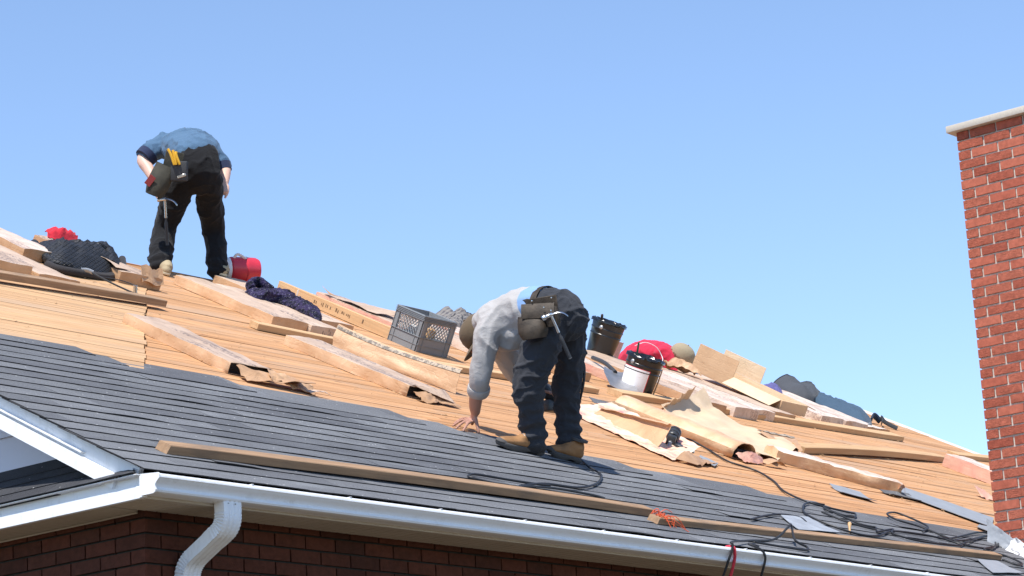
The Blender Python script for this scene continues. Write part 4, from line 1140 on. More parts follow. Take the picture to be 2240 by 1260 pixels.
hose('thin black cable rising round the chimney flashing', [(7.918, 0.799), (8.641, 1.108), (9.167, 1.300), (8.892, 1.069), (8.969, 1.070) + (.03,), (9.393, 1.271) + (.05,)], .005, name='cable', cat='cable', group=None)
hose('black air hose hanging over the gutter and up across the split toe-board', [(4.12, -0.135, -0.42), (4.105, -0.135, -0.20), (4.12, -.125, 0.02), (4.16, -.08, .045), (4.543, 0.084) + (.028,), (4.939, 0.199) + (.028,), (5.109, 0.248) + (.10,), (5.183, 0.283) + (.105,), (5.082, 0.158) + (.05,), (5.156, 0.115) + (.028,), (5.013, 0.044), (4.594, 0.073)], seed=3)
hose('black air hose running behind the split toe-board', [(5.288, 0.638) + (.028,), (5.633, 0.793) + (.028,), (5.961, 0.912), (6.158, 0.910), (6.092, 0.807)], seed=4)
hose('short black hose drooping over the gutter right of the red hose', [(4.483, -0.029) + (.03,), (4.36, -.05, .04), (4.42, -.12, .02), (4.44, -.137, -.08), (4.445, -.14, -.42)], .007, seed=5)
hose('black air hose looped beside the bent worker\'s boots', [(4.878, 1.702), (4.690, 1.449), (4.640, 1.331), (4.542, 1.216), (4.225, 0.989), (3.869, 0.821), (3.563, 0.796), (3.231, 0.668), (3.139, 0.611), (3.234, 0.654), (3.550, 0.714), (3.834, 0.685), (3.906, 0.642)], seed=6)
hose('black air hose lying along the left toe-board', [(2.954, 0.618), (2.828, 0.671), (2.854, 0.724), (2.974, 0.776), (3.181, 0.761), (3.361, 0.752), (3.569, 0.766)], seed=7)
# hose from the hip of the bent worker down to the shingles
_hp = [(4.680, 1.286, 5.011), (4.706, 1.276, 4.957), (4.703, 1.285, 4.860), (4.720, 1.329, 4.777), (4.836, 1.458, 4.709), (4.848, 1.491, 4.589), (4.845, 1.490, 4.476), (4.824, 1.457, 4.415)]
_h0 = Vector(_hp[-1])
o = obj('air_hose', mesh(*tube(cr([tuple(Vector(p) - _h0) for p in _hp], 6), .008, 8), M['hose']), None, _h0)
tag(o, 'black air hose arching behind the bent worker\'s rear leg', 'hose', 'black air hoses')
hose('red air hose hanging down over the white gutter', [(4.13, -.075, .012), (4.135, -.10, .024), (4.145, -.122, .018), (4.16, -.135, -.05), (4.165, -.14, -.2), (4.175, -.14, -.5)], .009, 'red_plastic', seed=8, group=None)

# ------------------------------------------------------------------ orange twine
V, F = [], []
rt = random.Random(9)
for k in range(26):
    a = Vector((rt.uniform(-.03, .03), rt.uniform(-.04, .03), rt.uniform(.0, .05)))
    d = Vector((rt.uniform(-.3, 1.0), rt.uniform(-.9, .3), rt.uniform(-.2, .3))) * rt.uniform(.05, .16)
    m_ = a + d * .5 + Vector((rt.uniform(-.03, .03), rt.uniform(-.03, .03), rt.uniform(0, .03)))
    p = a + d; p.z = max(.003, p.z - .03)
    q = tube(cr([tuple(a), tuple(m_), tuple(p)], 4), .0022, 5); n = len(V); V += q[0]; F += [tuple(i + n for i in f) for f in q[1]]
o = obj('orange_twine', mesh(V, F, M['orange'])); roof_place(o, *(3.957, 0.300), 0, .012)
tag(o, 'frayed orange twine between the two weathered toe-boards', 'twine')

# ------------------------------------------------------------------ white card with red strokes behind the stud
wc = roof_empty('white_card', *(6.649, 6.147), 0.0, .0)
tag(wc, 'small white card with faint red strokes sticking up behind the stud', 'card')
obj('card', mesh(*xf(bbox(-.10, .06, 0, .004, 0, .085, .001), Matrix.Rotation(radians(-35), 4, 'Z')), m_plain('white_card_paper', (.82, .82, .82), .7)), wc)
obj('red_strokes', mesh(*xf(join(*[box(-.02 + .016 * i, -.014 + .016 * i, -.0012, -.0004, .04, .062) for i in range(4)]), Matrix.Rotation(radians(-35), 4, 'Z')), M['red_plastic'], smooth=False), wc)

# ------------------------------------------------------------------ splinters, paper shreds and grit scattered over the boards
rd = random.Random(21); V, F = [], []
for k in range(900):
    u = rd.uniform(1.5, 13.5); v = rd.uniform(max(1.75, 3.05 - .16 * u), 6.0)
    L = rd.choice([.006, .008, .012, .02, .035]) * rd.uniform(.6, 1.4); wd = rd.uniform(.002, .008); a = rd.gauss(0, .5)
    d = Vector((cos(a), sin(a), 0)); n_ = Vector((-sin(a), cos(a), 0)); q = len(V)
    z0 = .0095 + rd.uniform(0, .004)
    for (x, y, z) in ((-1, -1, 0), (1, -1, 0), (1, 1, 0), (-1, 1, 0), (-1, 0, 1), (1, 0, 1)):
        p = d * x * L / 2 + n_ * y * wd / 2
        V.append(tuple(RP(u + p.x, v + p.y, z0 + z * wd * .6) - RP(7, 3, 0)))
    F += [(q, q + 3, q + 2, q + 1), (q, q + 1, q + 5, q + 4), (q + 3, q + 4, q + 5, q + 2), (q, q + 4, q + 3), (q + 1, q + 2, q + 5)]
o = obj('splinters', mesh(V, F, M['lumber'], smooth=False), None, RP(7, 3, 0))
tag(o, 'wood splinters and paper shreds scattered over the bare boards', 'debris', kind='stuff')

# ------------------------------------------------------------------ heaps of clothing
def pile(name, label, cat, outline, H, mat, fold=0.35, fscale=9.0, seed=0, w=0.003, peak=(0.5, 0.5), nr=16, na=56, prof=0.55, extra=None):
    """crumpled garment: outline = roof points (closed); heaped up to H above the roof"""
    P = [Vector((p[0], p[1])) for p in outline]
    c = sum(P, Vector((0, 0))) / len(P)
    pts = cr([tuple(p) for p in P] + [tuple(P[0])], 8)[:-1]
    # resample by index
    V, F = [], []
    n = len(pts)
    V.append((0, 0, H))
    ring = []
    for r in range(1, nr + 1):
        f = r / nr
        for k in range(na):
            q = pts[int(k * n / na) % n]
            jag = 1 + 0.05 * nz(k * .7, seed * 3.0) * f
            x, y = (q[0] - c.x) * f * jag, (q[1] - c.y) * f * jag
            base = (1 - f ** 2.2) ** prof
            fo = nz(x * fscale + seed, y * fscale * .6, seed) ; fo2 = abs(nz(x * fscale * 2.2, y * fscale * 1.5 + seed, 3))
            z = H * base * (1 + fold * fo) - H * fold * .55 * fo2 * min(1, 3 * (1 - f)) + (0.012 + .02 * max(0, nz(k * .5, seed + 7))) * min(1, f * 2) * (1 if r < nr else 0.1)
            V.append((x, y, max(z, 0.002 if r == nr else .006)))
    V[0] = (0, 0, sum(V[1 + k][2] for k in range(na)) / na)
    for k in range(na): F.append((0, 1 + k, 1 + (k + 1) % na))
    for r in range(nr - 1):
        for k in range(na):
            j = (k + 1) % na; a = 1 + r * na
            F.append((a + k, a + na + k, a + na + j, a + j))
    b = len(V); a = 1 + (nr - 1) * na
    V += [(V[a + k][0] * .96, V[a + k][1] * .96, 0.0) for k in range(na)]
    for k in range(na):
        j = (k + 1) % na; F.append((a + k, b + k, b + j, a + j))
    F.append(tuple(b + k for k in range(na - 1, -1, -1)))
    e = roof_empty(name, c.x, c.y, 0, w)
    tag(e, label, cat)
    obj('fabric', mesh(V, F, mat, angle=75), e)
    return e, c
def quilt_mat():
    t = NT('quilted_black', .55, .35)
    w1 = t.new('ShaderNodeTexWave'); w1.inputs['Scale'].default_value = 15.0; w1.bands_direction = 'DIAGONAL'; w1.inputs['Distortion'].default_value = 1.6
    t.link(t.coords((1, 1, 1), rand=False), w1.inputs['Vector'])
    w2 = t.new('ShaderNodeTexWave'); w2.inputs['Scale'].default_value = 15.0; w2.bands_direction = 'DIAGONAL'; w2.inputs['Distortion'].default_value = 1.6
    t.link(t.coords((-1, 1, 1), rand=False), w2.inputs['Vector'])
    l1 = t.ramp(w1.outputs['Fac'], [(0.0, (0, 0, 0)), (.25, (1, 1, 1))]); l2 = t.ramp(w2.outputs['Fac'], [(0.0, (0, 0, 0)), (.25, (1, 1, 1))])
    h = t.mix(1.0, l1, l2, 'MULTIPLY')
    t.color(t.mix(h, (.009, .010, .012), (.024, .025, .030)))
    t.bump(h, .9, .008)
    return t.m
def plaid_mat(name, a, b, c, scale=24):
    t = NT(name, .9, .15)
    out = None
    base = a
    cur = None
    for i, dr in enumerate(('X', 'Y')):
        w = t.new('ShaderNodeTexWave'); w.inputs['Scale'].default_value = scale * .3; w.bands_direction = dr; w.inputs['Distortion'].default_value = 1.0
        t.link(t.coords(rand=False), w.inputs['Vector'])
        f = t.ramp(w.outputs['Fac'], [(.35, (0, 0, 0)), (.6, (.7, .7, .7))])
        cur = t.mix(f, cur if cur is not None else a, b if i == 0 else c)
    t.color(cur); t.bump(t.noise(60, t.coords()), .3, .01)
    return t.m
quilt_m = quilt_mat()
vq, vc = pile('quilted_vest', 'black quilted vest heaped on the roof at left, red lining showing', 'vest',
     [(3.831, 5.976), (3.554, 5.524), (3.433, 5.223), (3.689, 5.213), (4.118, 5.343), (4.617, 5.940), (4.679, 6.165), (4.406, 6.074), (3.958, 5.917), (3.786, 5.861)], .175, quilt_m, .55, 6, 1, prof=.8)
red_m = m_cloth('red_lining', (.62, .03, .05)); hem_m = m_cloth('dark_checked_hem', (.045, .040, .042), (.02, .02, .022))
inv_v = (Matrix.Translation(RP(vc.x, vc.y, .003)) @ RX).inverted()
obj('hem', mesh(*tube([tuple(inv_v @ (RP(*p[:2], p[2]))) for p in cr([(3.412, 5.256) + (.03,), (3.439, 5.114) + (.035,), (3.646, 5.131) + (.035,), (3.953, 5.272) + (.03,), (4.322, 5.600) + (.04,), (4.660, 6.026) + (.06,)], 6)], [(.026) * (1 + .28 * nz(i * .45, 3)) for i in range(200)], 12), hem_m, angle=80), vq)
obj('snap_placket', mesh(*tube([tuple(inv_v @ (RP(*p[:2], p[2]))) for p in cr([(3.831, 5.976) + (.05,), (3.575, 5.536) + (.05,), (3.464, 5.264) + (.05,), (3.573, 5.214) + (.055,)], 6)], [(.030) * (1 + .28 * nz(i * .45, 3)) for i in range(200)], 12), quilt_m, angle=80), vq)
obj('collar', mesh(*tube([tuple(inv_v @ (RP(*p[:2], p[2]))) for p in cr([(4.098, 5.455) + (.09,), (4.295, 5.761) + (.13,), (4.194, 5.784) + (.15,)], 6)], [(.030) * (1 + .28 * nz(i * .45, 3)) for i in range(200)], 12), quilt_m, angle=80), vq)
obj('red_lining', mesh(*sheet(14, 8, lambda s, t: (-.20 + .26 * s + .05 * t, .10 + .11 * t, .13 + .07 * sin(pi * (.15 + .7 * s)) * sin(t * 2.6) + .035 * nz(s * 6, t * 4, 8)), .006), red_m, angle=70), vq)
for k, (x, y, z) in enumerate(((-.26, -.20, .085), (-.22, -.26, .08), (-.17, -.31, .075))):
    obj('snap_button', mesh(*xf(lathe([(.009, 0), (.008, .004), (.004, .006), (0, .0062)], 10, True, False), Matrix.Translation((x, y, z)) @ Matrix.Rotation(radians(50), 4, 'X')), M['steel']), vq)

knit = NT('purple_knit', .95, .1)
_kn = knit.noise(1.0, knit.coords((14, 26, 20), rand=False), 3, .6, .5)
knit.color(knit.mix(knit.ramp(knit.noise(95, knit.coords((1, 1, 1), rand=False), 2), [(.60, (0, 0, 0)), (.66, (.5, .5, .5))]), knit.mix(knit.ramp(_kn, [(.42, (0, 0, 0)), (.56, (1, 1, 1))]), (.010, .010, .018), (.038, .030, .075)), (.24, .24, .27)))
knit.bump(knit.noise(70, knit.coords(rand=False), 3), .7, .012)
sw, swc = pile('knit_sweater', 'dark purple patterned knit sweater draped down the slope over a bundle', 'sweater',
     [(5.450, 5.566), (5.372, 5.353), (5.556, 5.357), (5.618, 5.221), (5.559, 4.907), (5.678, 4.956), (5.830, 5.154), (6.073, 5.602), (5.930, 5.739), (5.825, 5.807)], .062, knit.m, .9, 12, 4, w=.070, nr=18, prof=.7)
obj('rolled_sleeve', mesh(*tube(cr([(-.14, .24, .02), (-.10, .32, .05), (-.02, .32, .075), (.03, .22, .04)], 6), [(.045 + .012 * nz(i * .6, 2), .028 + .01 * nz(i * .5, 8)) for i in range(19)], 12), knit.m), sw)
pl, plc = pile('plaid_shirt', 'grey plaid flannel shirt heaped on the skyline right of the crate', 'shirt',
     [(8.634, 6.698), (8.471, 6.316), (8.741, 6.340), (9.429, 6.931), (9.189, 6.837), (8.816, 6.758)], .115, plaid_mat('grey_plaid', (.16, .145, .14), (.07, .07, .085), (.24, .225, .21)), .5, 10, 6, nr=14)
dj, djc = pile('dark_jacket', 'charcoal jacket spread on the ridge right of the cardboard box', 'jacket',
     [(13.761, 6.858), (13.471, 6.437), (13.608, 6.224), (14.411, 6.690), (14.069, 6.649), (13.844, 6.784), (13.747, 6.842)], .165, m_cloth('charcoal_cloth', (.075, .08, .09), (.05, .052, .06)), .38, 6.5, 8, nr=16)
pb_, _c = pile('purple_cloth', 'violet-blue cloth bunched between the cardboard box and charcoal jacket', 'cloth',
     [(12.748, 6.264), (12.568, 5.932), (12.670, 5.886), (13.484, 6.563), (13.228, 6.551)], .10, m_cloth('violet_cloth', (.13, .12, .30), (.07, .065, .17)), .4, 10, 9, nr=12)
jn, jnc = pile('blue_jeans', 'blue jeans lying down the slope near the right end of the ridge', 'jeans',
     [(14.033, 6.632), (13.689, 6.226), (13.520, 5.795), (13.484, 5.466), (14.180, 5.894), (14.486, 6.308), (14.297, 6.424), (14.247, 6.611), (14.302, 6.794)], .105, m_cloth('denim', (.06, .10, .15), (.035, .065, .10), weave=500), .38, 7, 11, nr=16)
obj('belt', mesh(*tube(cr([(.10, -.50, .03), (.18, -.44, .06), (.24, -.38, .075), (.28, -.42, .04), (.36, -.52, .02)], 5), [(.022, .006)] * 21, 8), M['grip']), jn)
obj('waistband', mesh(*tube(cr([(.06, -.40, .03), (.14, -.35, .07), (.22, -.33, .065), (.28, -.36, .03)], 5), [(.03, .012)] * 16, 8), m_cloth('dark_denim', (.03, .05, .09))), jn)
# grey work glove / cap at the right end of the jeans
o = obj('work_glove', mesh(*join(tube(cr([(0, 0, .02), (.07, .01, .03), (.11, .01, .02)], 4), [(.04, .018)] * 4 + [(.045, .02)] * 4 + [(.03, .012)], 12), *[tube(cr([(.10, -.03 + .02 * i, .022), (.15, -.036 + .024 * i, .028), (.185, -.038 + .026 * i, .012)], 3), [.011] * 6 + [.007], 8) for i in range(4)], tube(cr([(.04, .03, .02), (.07, .065, .02), (.10, .075, .012)], 3), [.012] * 6 + [.008], 8)), m_cloth('grey_glove', (.20, .22, .24))))
roof_place(o, *(13.273, 5.320), .3, .004); tag(o, 'grey work glove lying below the belt end of the jeans', 'glove')
# crumpled tan paper in front of the red-shirted worker
o = obj('kraft_wad', mesh(*sheet(20, 14, lambda s, t: (.30 * s, .10 * sin(s * 5) * .4 + .16 * t - .06 * s, .02 + .095 * sin(pi * min(1, .15 + .85 * t)) * (.55 + .45 * sin(pi * s)) + .045 * nz(s * 5, t * 5, 14)), .003), M['kraft'], angle=60))
roof_place(o, *(11.095, 6.092), -.5, .07); tag(o, 'crumpled tan paper wad in front of the capped worker\'s face', 'paper')

# ------------------------------------------------------------------ people
def chain(pts, sub=4, side=None, n=14):
    """pts: (point, ra[, rb]); returns a closed rounded tube"""
    rows = [(*p[0], p[1], p[2] if len(p) > 2 else p[1]) for p in pts]
    R = cr(rows, sub)
    P = [Vector(r[:3]) for r in R]; rad = [(max(r[3], .002), max(r[4], .002)) for r in R]
    d0 = (P[0] - P[1]).normalized(); d1 = (P[-1] - P[-2]).normalized()
    m0 = min(rad[0]); m1 = min(rad[-1])
    P = [P[0] + d0 * m0 * .75, P[0] + d0 * m0 * .45] + P + [P[-1] + d1 * m1 * .45, P[-1] + d1 * m1 * .75]
    sc = lambda r, k: (r[0] * k, r[1] * k)
    rad = [sc(rad[0], .35), sc(rad[0], .80)] + rad + [sc(rad[-1], .80), sc(rad[-1], .35)]
    return tube([tuple(p) for p in P], rad, n, True, side)
def ball(c, r, r2=None, r3=None, rot=None):
    V, F = lathe([(.0001, -1), (.38, -.92), (.71, -.71), (.92, -.38), (1, 0), (.92, .38), (.71, .71), (.38, .92), (.0001, 1)], 14)
    m = Matrix.Translation(Vector(c)) @ ((rot.to_4x4() if rot else Matrix.Identity(4))) @ Matrix.Diagonal((r, r2 or r, r3 or r, 1))
    return xf((V, F), m)
def fuse(name, shapes, voxel, mat, parent, smooth=6, disp=None, mats=None):
    """one continuous skin round all the shapes (world coordinates)"""
    V, F = join(*shapes)
    org = parent.matrix_world.translation if parent else Vector((0, 0, 0))
    org = Vector(parent.location)
    tmp = bpy.data.objects.new('tmp', mesh([tuple(Vector(v) - org) for v in V], F, None, smooth=False))
    COL.objects.link(tmp)
    md = tmp.modifiers.new('r', 'REMESH'); md.mode = 'VOXEL'; md.voxel_size = voxel
    if smooth:
        sm = tmp.modifiers.new('s', 'SMOOTH'); sm.factor = .5; sm.iterations = smooth
    bpy.context.view_layer.update()
    dg = bpy.context.evaluated_depsgraph_get()
    me = bpy.data.meshes.new_from_object(tmp.evaluated_get(dg))
    bpy.data.objects.remove(tmp)
    if disp:
        nn = [v.normal.copy() for v in me.vertices]
        for v, n_ in zip(me.vertices, nn):
            v.co = v.co + n_ * disp(v.co + org, n_)
    me.materials.clear(); me.materials.append(mat)
    me.polygons.foreach_set('use_smooth', [True] * len(me.polygons))
    me.update()
    return obj(name, me, parent)
def wrinkle(amp, f=(9, 9, 16), seed=0.0, amp2=0.4):
    """sharp-crested cloth folds: ridged noise over a warped domain"""
    def g(p, n):
        wx = .05 * nz(p.x * 4 + seed, p.y * 4, p.z * 4); wz = .05 * nz(p.x * 4, p.y * 4 + seed, p.z * 4 + 7)
        a = nz((p.x + wx) * f[0] + seed, p.y * f[1], (p.z + wz) * f[2]); b = nz(p.x * f[0] * 2.1, (p.y + wx) * f[1] * 2.1 + seed, (p.z + wz) * f[2] * 1.9)
        r = max(0.0, 1 - abs(a) * 2.6) ** 2; r2 = max(0.0, 1 - abs(b) * 2.6) ** 2
        return amp * (r * 1.5 - .45 + amp2 * (r2 * 1.4 - .4))
    return g
def head_shapes(c, r, look, up):
    """skull, jaw, nose, ears, brow; c = centre, look = where the face points, up = crown"""
    look = Vector(look).normalized(); up = Vector(up); up = (up - look * up.dot(look)).normalized(); sd = look.cross(up)
    c = Vector(c); R = Matrix((sd, look, up)).transposed()
    q = lambda x, y, z: c + sd * x * r + look * y * r + up * z * r
    return [ball(c, r * .78, r * .98, r * 1.0, R), ball(q(0, .28, -.55), r * .58, r * .62, r * .55, R), ball(q(0, .62, -.86), r * .30, r * .28, r * .25, R),
            chain([(q(0, .90, .05), r * .09), (q(0, 1.06, -.22), r * .13), (q(0, .98, -.34), r * .17)], 3), ball(q(0, .78, -.58), r * .28, r * .2, r * .08, R),
            ball(q(.80, -.02, -.12), r * .10, r * .20, r * .28, R), ball(q(-.80, -.02, -.12), r * .10, r * .20, r * .28, R),
            ball(q(0, .82, .16), r * .52, r * .16, r * .10, R)], q, R
def eyes(c, r, look, up, parent):
    sh, q, R = head_shapes(c, r, look, up)
    em = m_plain('eye', (.35, .33, .30), .2, .5, .05)
    for s in (-1, 1):
        V, F = ball(q(.30 * s, .83, .02), r * .11)
        org = Vector(parent.location)
        obj('eye', mesh([tuple(Vector(v) - org) for v in V], F, em), parent)
def hand_shapes(wrist, knuck, tips, thumb_tip, side, wr=.028):
    """palm from wrist to the knuckle line, four bent fingers to tips, thumb from the palm's side"""
    w, k = Vector(wrist), Vector(knuck); side = Vector(side).normalized()
    sh = [chain([(w, .026, .022), (w.lerp(k, .5), .042, .017), (k, .042, .014)], 3, side=tuple(side))]
    nf = len(tips)
    for i, t in enumerate(tips):
        b = k + side * (.036 - .024 * i); t = Vector(t)
        up_ = (Vector((0, 0, 1)) * .016)
        sh.append(chain([(k.lerp(w, .25) + side * (.032 - .021 * i), .0105), (b, .0105), (b.lerp(t, .5) + up_, .0095), (t, .0078)], 3, n=10))
    b = w.lerp(k, .35) + side * .030; t = Vector(thumb_tip)
    sh.append(chain([(w.lerp(k, .2) + side * .012, .014), (b, .0135), (b.lerp(t, .55) + side * .010, .0115), (t, .0095)], 3, n=10))
    return sh
def boot(parent, heel, toe, hgt, mat_u, mat_s, ankle, shaft_r=.052, name='boot', wid=1.0, hs=1.0):
    """work boot on the roof: upper, sole and heel from heel to toe points on the deck"""
    heel, toe = Vector(heel), Vector(toe); ax = (toe - heel); L = ax.length; ax.normalize()
    up = NRM; sd = ax.cross(up).normalized()
    q = lambda a, s, h: heel + ax * a * L + sd * s * wid + up * h * hs
    org = Vector(parent.location)
    sh = [chain([(q(.07, 0, .055), .038, .036), (q(.3, 0, .055), .040, .038), (q(.55, 0, .052), .043, .032), (q(.78, 0, .046), .046, .026), (q(.95, 0, .042), .034, .020)], 4, side=tuple(sd)),
          chain([(q(.20, 0, .06), .042, .048), (q(.22, 0, .10), .042, .05), (Vector(ankle), shaft_r, shaft_r)], 3, side=tuple(sd)),
          chain([(q(.30, 0, .11), .034, .03), (q(.48, 0, .08), .034, .026), (q(.62, 0, .062), .034, .02)], 3, side=tuple(sd))]
    b = fuse(name, sh, .007, mat_u, parent, 4)
    # sole
    out = [(0, .0), (.02, .026), (.12, .036), (.3, .034), (.5, .038), (.72, .049), (.88, .045), (.97, .026), (1.0, .0)]
    pts = [(a, s) for a, s in out] + [(a, -s) for a, s in reversed(out[1:-1])]
    V, F = [], []
    for h in (0.0, .012, .030, .034):
        for (a, s) in pts:
            k = 1.05 if h in (.012, .030) else .98
            V.append(tuple(q(.5 + (a - .5) * k * 1.02, s * k, h + (.010 * max(0, (a - .8) / .2)) + (0 if h > .01 or a < .3 or a > .42 else .012)) - org))
    n = len(pts)
    for i in range(3):
        for k in range(n): F.append((i * n + k, i * n + (k + 1) % n, (i + 1) * n + (k + 1) % n, (i + 1) * n + k))
    F.append(tuple(range(n - 1, -1, -1))); F.append(tuple(3 * n + k for k in range(n)))
    so = obj('sole', mesh(V, F, mat_s, angle=50), b)
    obj('toe_cap', mesh(*[(lambda r: r)(xf(ball(q(.93, 0, .036) - org, .040, .040, .021, Matrix((sd, ax, up)).transposed()), Matrix.Identity(4)))][0], mat_s), b)
    if hs == 1.0: obj('ankle_collar', mesh(*tube([tuple(q(.20, 0, .128) - org), tuple(q(.20, 0, .142) - org)], [.054, .056], 16), mat_s, angle=50), b)
    # laces
    for i in range(4):
        a = .40 + .06 * i; h = .128 - .015 * i
        obj('lace', mesh(*tube([tuple(q(a, -.020, h - .004) - org), tuple(q(a, 0, h + .004) - org), tuple(q(a, .020, h - .004) - org)], .0028, 6), M['steel_dull'] if mat_s is not None else mat_u), b)
    return b

# ---------- worker bent over the shingles
W2 = world_empty('person', tuple(RP(*(4.583, 1.659))))
tag(W2, 'worker in grey sweatshirt bent over with one hand on the roof boards', 'person', 'roofers')
hipL, hipR = Vector((4.293, 1.227, 5.120)), Vector((4.585, 1.278, 5.160))
LAT = (hipR - hipL).normalized()
handL = RP(*(4.361, 2.154), .055)
tipsL = [RP(*(4.149, 2.006), .010), RP(*(4.118, 2.039), .010), RP(*(4.167, 2.111), .010), RP(*(4.255, 2.188), .010)]
hsideL = (RP(*(4.273, 2.014)) - RP(*(4.466, 2.311))).normalized()
sh_body, hq, hR = head_shapes((4.409, 1.823, 5.214), .105, Vector((4.403, 1.907, 5.103)) - Vector((4.409, 1.823, 5.214)) + Vector((-.05, .05, -.04)), Vector((4.356, 1.889, 5.293)) - Vector((4.409, 1.823, 5.214)))
sh_body += [chain([((4.381, 1.674, 5.270), .075), ((4.383, 1.747, 5.244), .058), ((4.398, 1.802, 5.223), .058)], 3),
            chain([((4.448, 1.198, 5.209), .115), ((4.397, 1.313, 5.238), .115, .095), ((4.386, 1.479, 5.260), .135, .10), ((4.376, 1.633, 5.266), .15, .10), ((4.365, 1.697, 5.263), .13, .08)], 3, side=tuple(LAT)),
            chain([((4.281, 1.610, 5.209), .07), ((4.221, 1.628, 5.139), .06), ((4.235, 1.703, 4.903), .045), ((4.293, 1.796, 4.773), .040), ((4.325, 1.827, 4.721), .030)], 4),
            chain([((4.493, 1.734, 5.269), .07), ((4.550, 1.788, 5.201), .058), ((4.677, 1.798, 5.034), .044), ((4.760, 1.728, 4.955), .036), ((4.779, 1.683, 4.926), .028)], 4),
            chain([(hipL, .09), ((4.264, 1.357, 4.790), .062), ((4.315, 1.382, 4.649), .055), ((4.366, 1.429, 4.457), .036)], 4),
            chain([(hipR, .09), ((4.663, 1.388, 4.803), .06), ((4.693, 1.414, 4.643), .054), ((4.711, 1.432, 4.458), .036)], 4)]
sh_body += hand_shapes((4.328, 1.834, 4.714), handL, tipsL, RP(*(4.312, 2.028), .010), hsideL)
rw, rk = Vector((4.782, 1.682, 4.923)), Vector((4.778, 1.638, 4.884))
rk = rw + (rk - rw).normalized() * .085
sh_body += hand_shapes(rw, rk, [rk + Vector((.03, -.03, -.03 - .006 * i)) for i in range(4)], rk + Vector((-.02, -.03, -.02)), LAT)
fuse('body', sh_body, .0062, M['skin'], W2, 3)
eyes((4.409, 1.823, 5.214), .105, Vector((4.403, 1.907, 5.103)) - Vector((4.409, 1.823, 5.214)) + Vector((-.05, .05, -.04)), Vector((4.356, 1.889, 5.293)) - Vector((4.409, 1.823, 5.214)), W2)
grey_m = m_cloth('heather_grey_fleece', (.43, .415, .41), (.34, .33, .33), fold=.15)
navy_m = m_cloth('charcoal_trousers', (.042, .045, .054), (.026, .028, .034), fold=.25)
def sh_disp(p, n):
    return wrinkle(.010, (5, 5, 3.5), 3.0, .4)(p, n)
sweat = [chain([((4.381, 1.381, 5.280), .150, .140), ((4.385, 1.478, 5.266), .160, .150), ((4.385, 1.595, 5.255), .175, .150), ((4.367, 1.681, 5.257), .178, .125), ((4.358, 1.725, 5.253), .15, .10)], 4, side=tuple(LAT)),
         chain([((4.284, 1.600, 5.224), .095), ((4.225, 1.624, 5.139), .083), ((4.225, 1.659, 5.006), .074), ((4.236, 1.701, 4.903), .070), ((4.271, 1.746, 4.846), .064)], 4),
         chain([((4.491, 1.732, 5.279), .10), ((4.561, 1.780, 5.187), .09), ((4.677, 1.798, 5.034), .075), ((4.720, 1.765, 4.985), .062)], 4),
         chain([((4.352, 1.494, 5.160), .09), ((4.372, 1.578, 5.131), .085), ((4.401, 1.645, 5.159), .08)], 3),
         chain([((4.376, 1.695, 5.273), .085), ((4.386, 1.742, 5.249), .078)], 3)]
fuse('sweatshirt', sweat, .0085, grey_m, W2, 6, sh_disp)
# ribbed cuff and hem
_o2 = Vector(W2.location)
cuff = tube(cr([tuple(Vector((4.264, 1.735, 4.854)) - _o2), tuple(Vector((4.280, 1.759, 4.827)) - _o2), tuple(Vector((4.289, 1.772, 4.808)) - _o2)], 3), [.068, .070, .070, .068, .064, .060, .057], 18)
obj('cuff', mesh(*cuff, grey_m, angle=60), W2)
blue_m = m_cloth('light_blue_shirt', (.22, .36, .62), (.17, .29, .52))
fuse('undershirt', [chain([((4.395, 1.308, 5.278), .150, .130), ((4.383, 1.361, 5.282), .152, .134), ((4.386, 1.407, 5.280), .145, .126)], 3, side=tuple(LAT))], .011, blue_m, W2, 4)
def tr_disp(zc):
    def g(p, n):
        h = (p - Vector((0, 0, 0))).z
        a = wrinkle(.010, (6, 6, 10), 8.0, .5)(p, n)
        st = max(0, 1 - abs(h - zc) / .30)
        return a + st * .015 * sin(h * 95 + 3 * nz(p.x * 5, p.y * 5, h * 3)) * (.55 + .45 * nz(p.x * 8, p.y * 8, 3))
    return g
zc2 = (4.518, 1.432, 4.515)[2]
trous = [chain([((4.394, 1.343, 5.274), .160, .140), ((4.401, 1.293, 5.254), .165, .146), ((4.413, 1.255, 5.234), .170, .150), ((4.432, 1.202, 5.207), .165, .150), ((4.461, 1.183, 5.169), .14, .13)], 4, side=tuple(LAT)),
         chain([((4.324, 1.213, 5.138), .105), ((4.278, 1.288, 4.944), .112), ((4.264, 1.357, 4.790), .100), ((4.315, 1.382, 4.649), .080), ((4.348, 1.414, 4.549), .080), ((4.364, 1.431, 4.457), .073)], 4),
         chain([((4.563, 1.267, 5.174), .108), ((4.632, 1.328, 4.970), .094), ((4.663, 1.388, 4.803), .086), ((4.693, 1.414, 4.643), .078), ((4.698, 1.419, 4.532), .076), ((4.711, 1.432, 4.458), .068)], 4)]
fuse('trousers', trous, .0085, navy_m, W2, 5, tr_disp(zc2))
boot_u = m_plain('tan_boot_leather', (.34, .175, .075), .65, .3, .5, 12, bump=.3, bscale=40)
boot_s = m_plain('dark_rubber_sole', (.085, .08, .078), .75, .25, .2)
boot(W2, RP(*(4.447, 1.632), .016), RP(*(4.101, 1.674), .016), .1, boot_u, boot_s, (4.360, 1.422, 4.491), .06)
boot(W2, RP(*(4.734, 1.568), .016), RP(*(4.553, 1.667), .016), .1, boot_u, boot_s, (4.706, 1.425, 4.493), .06)
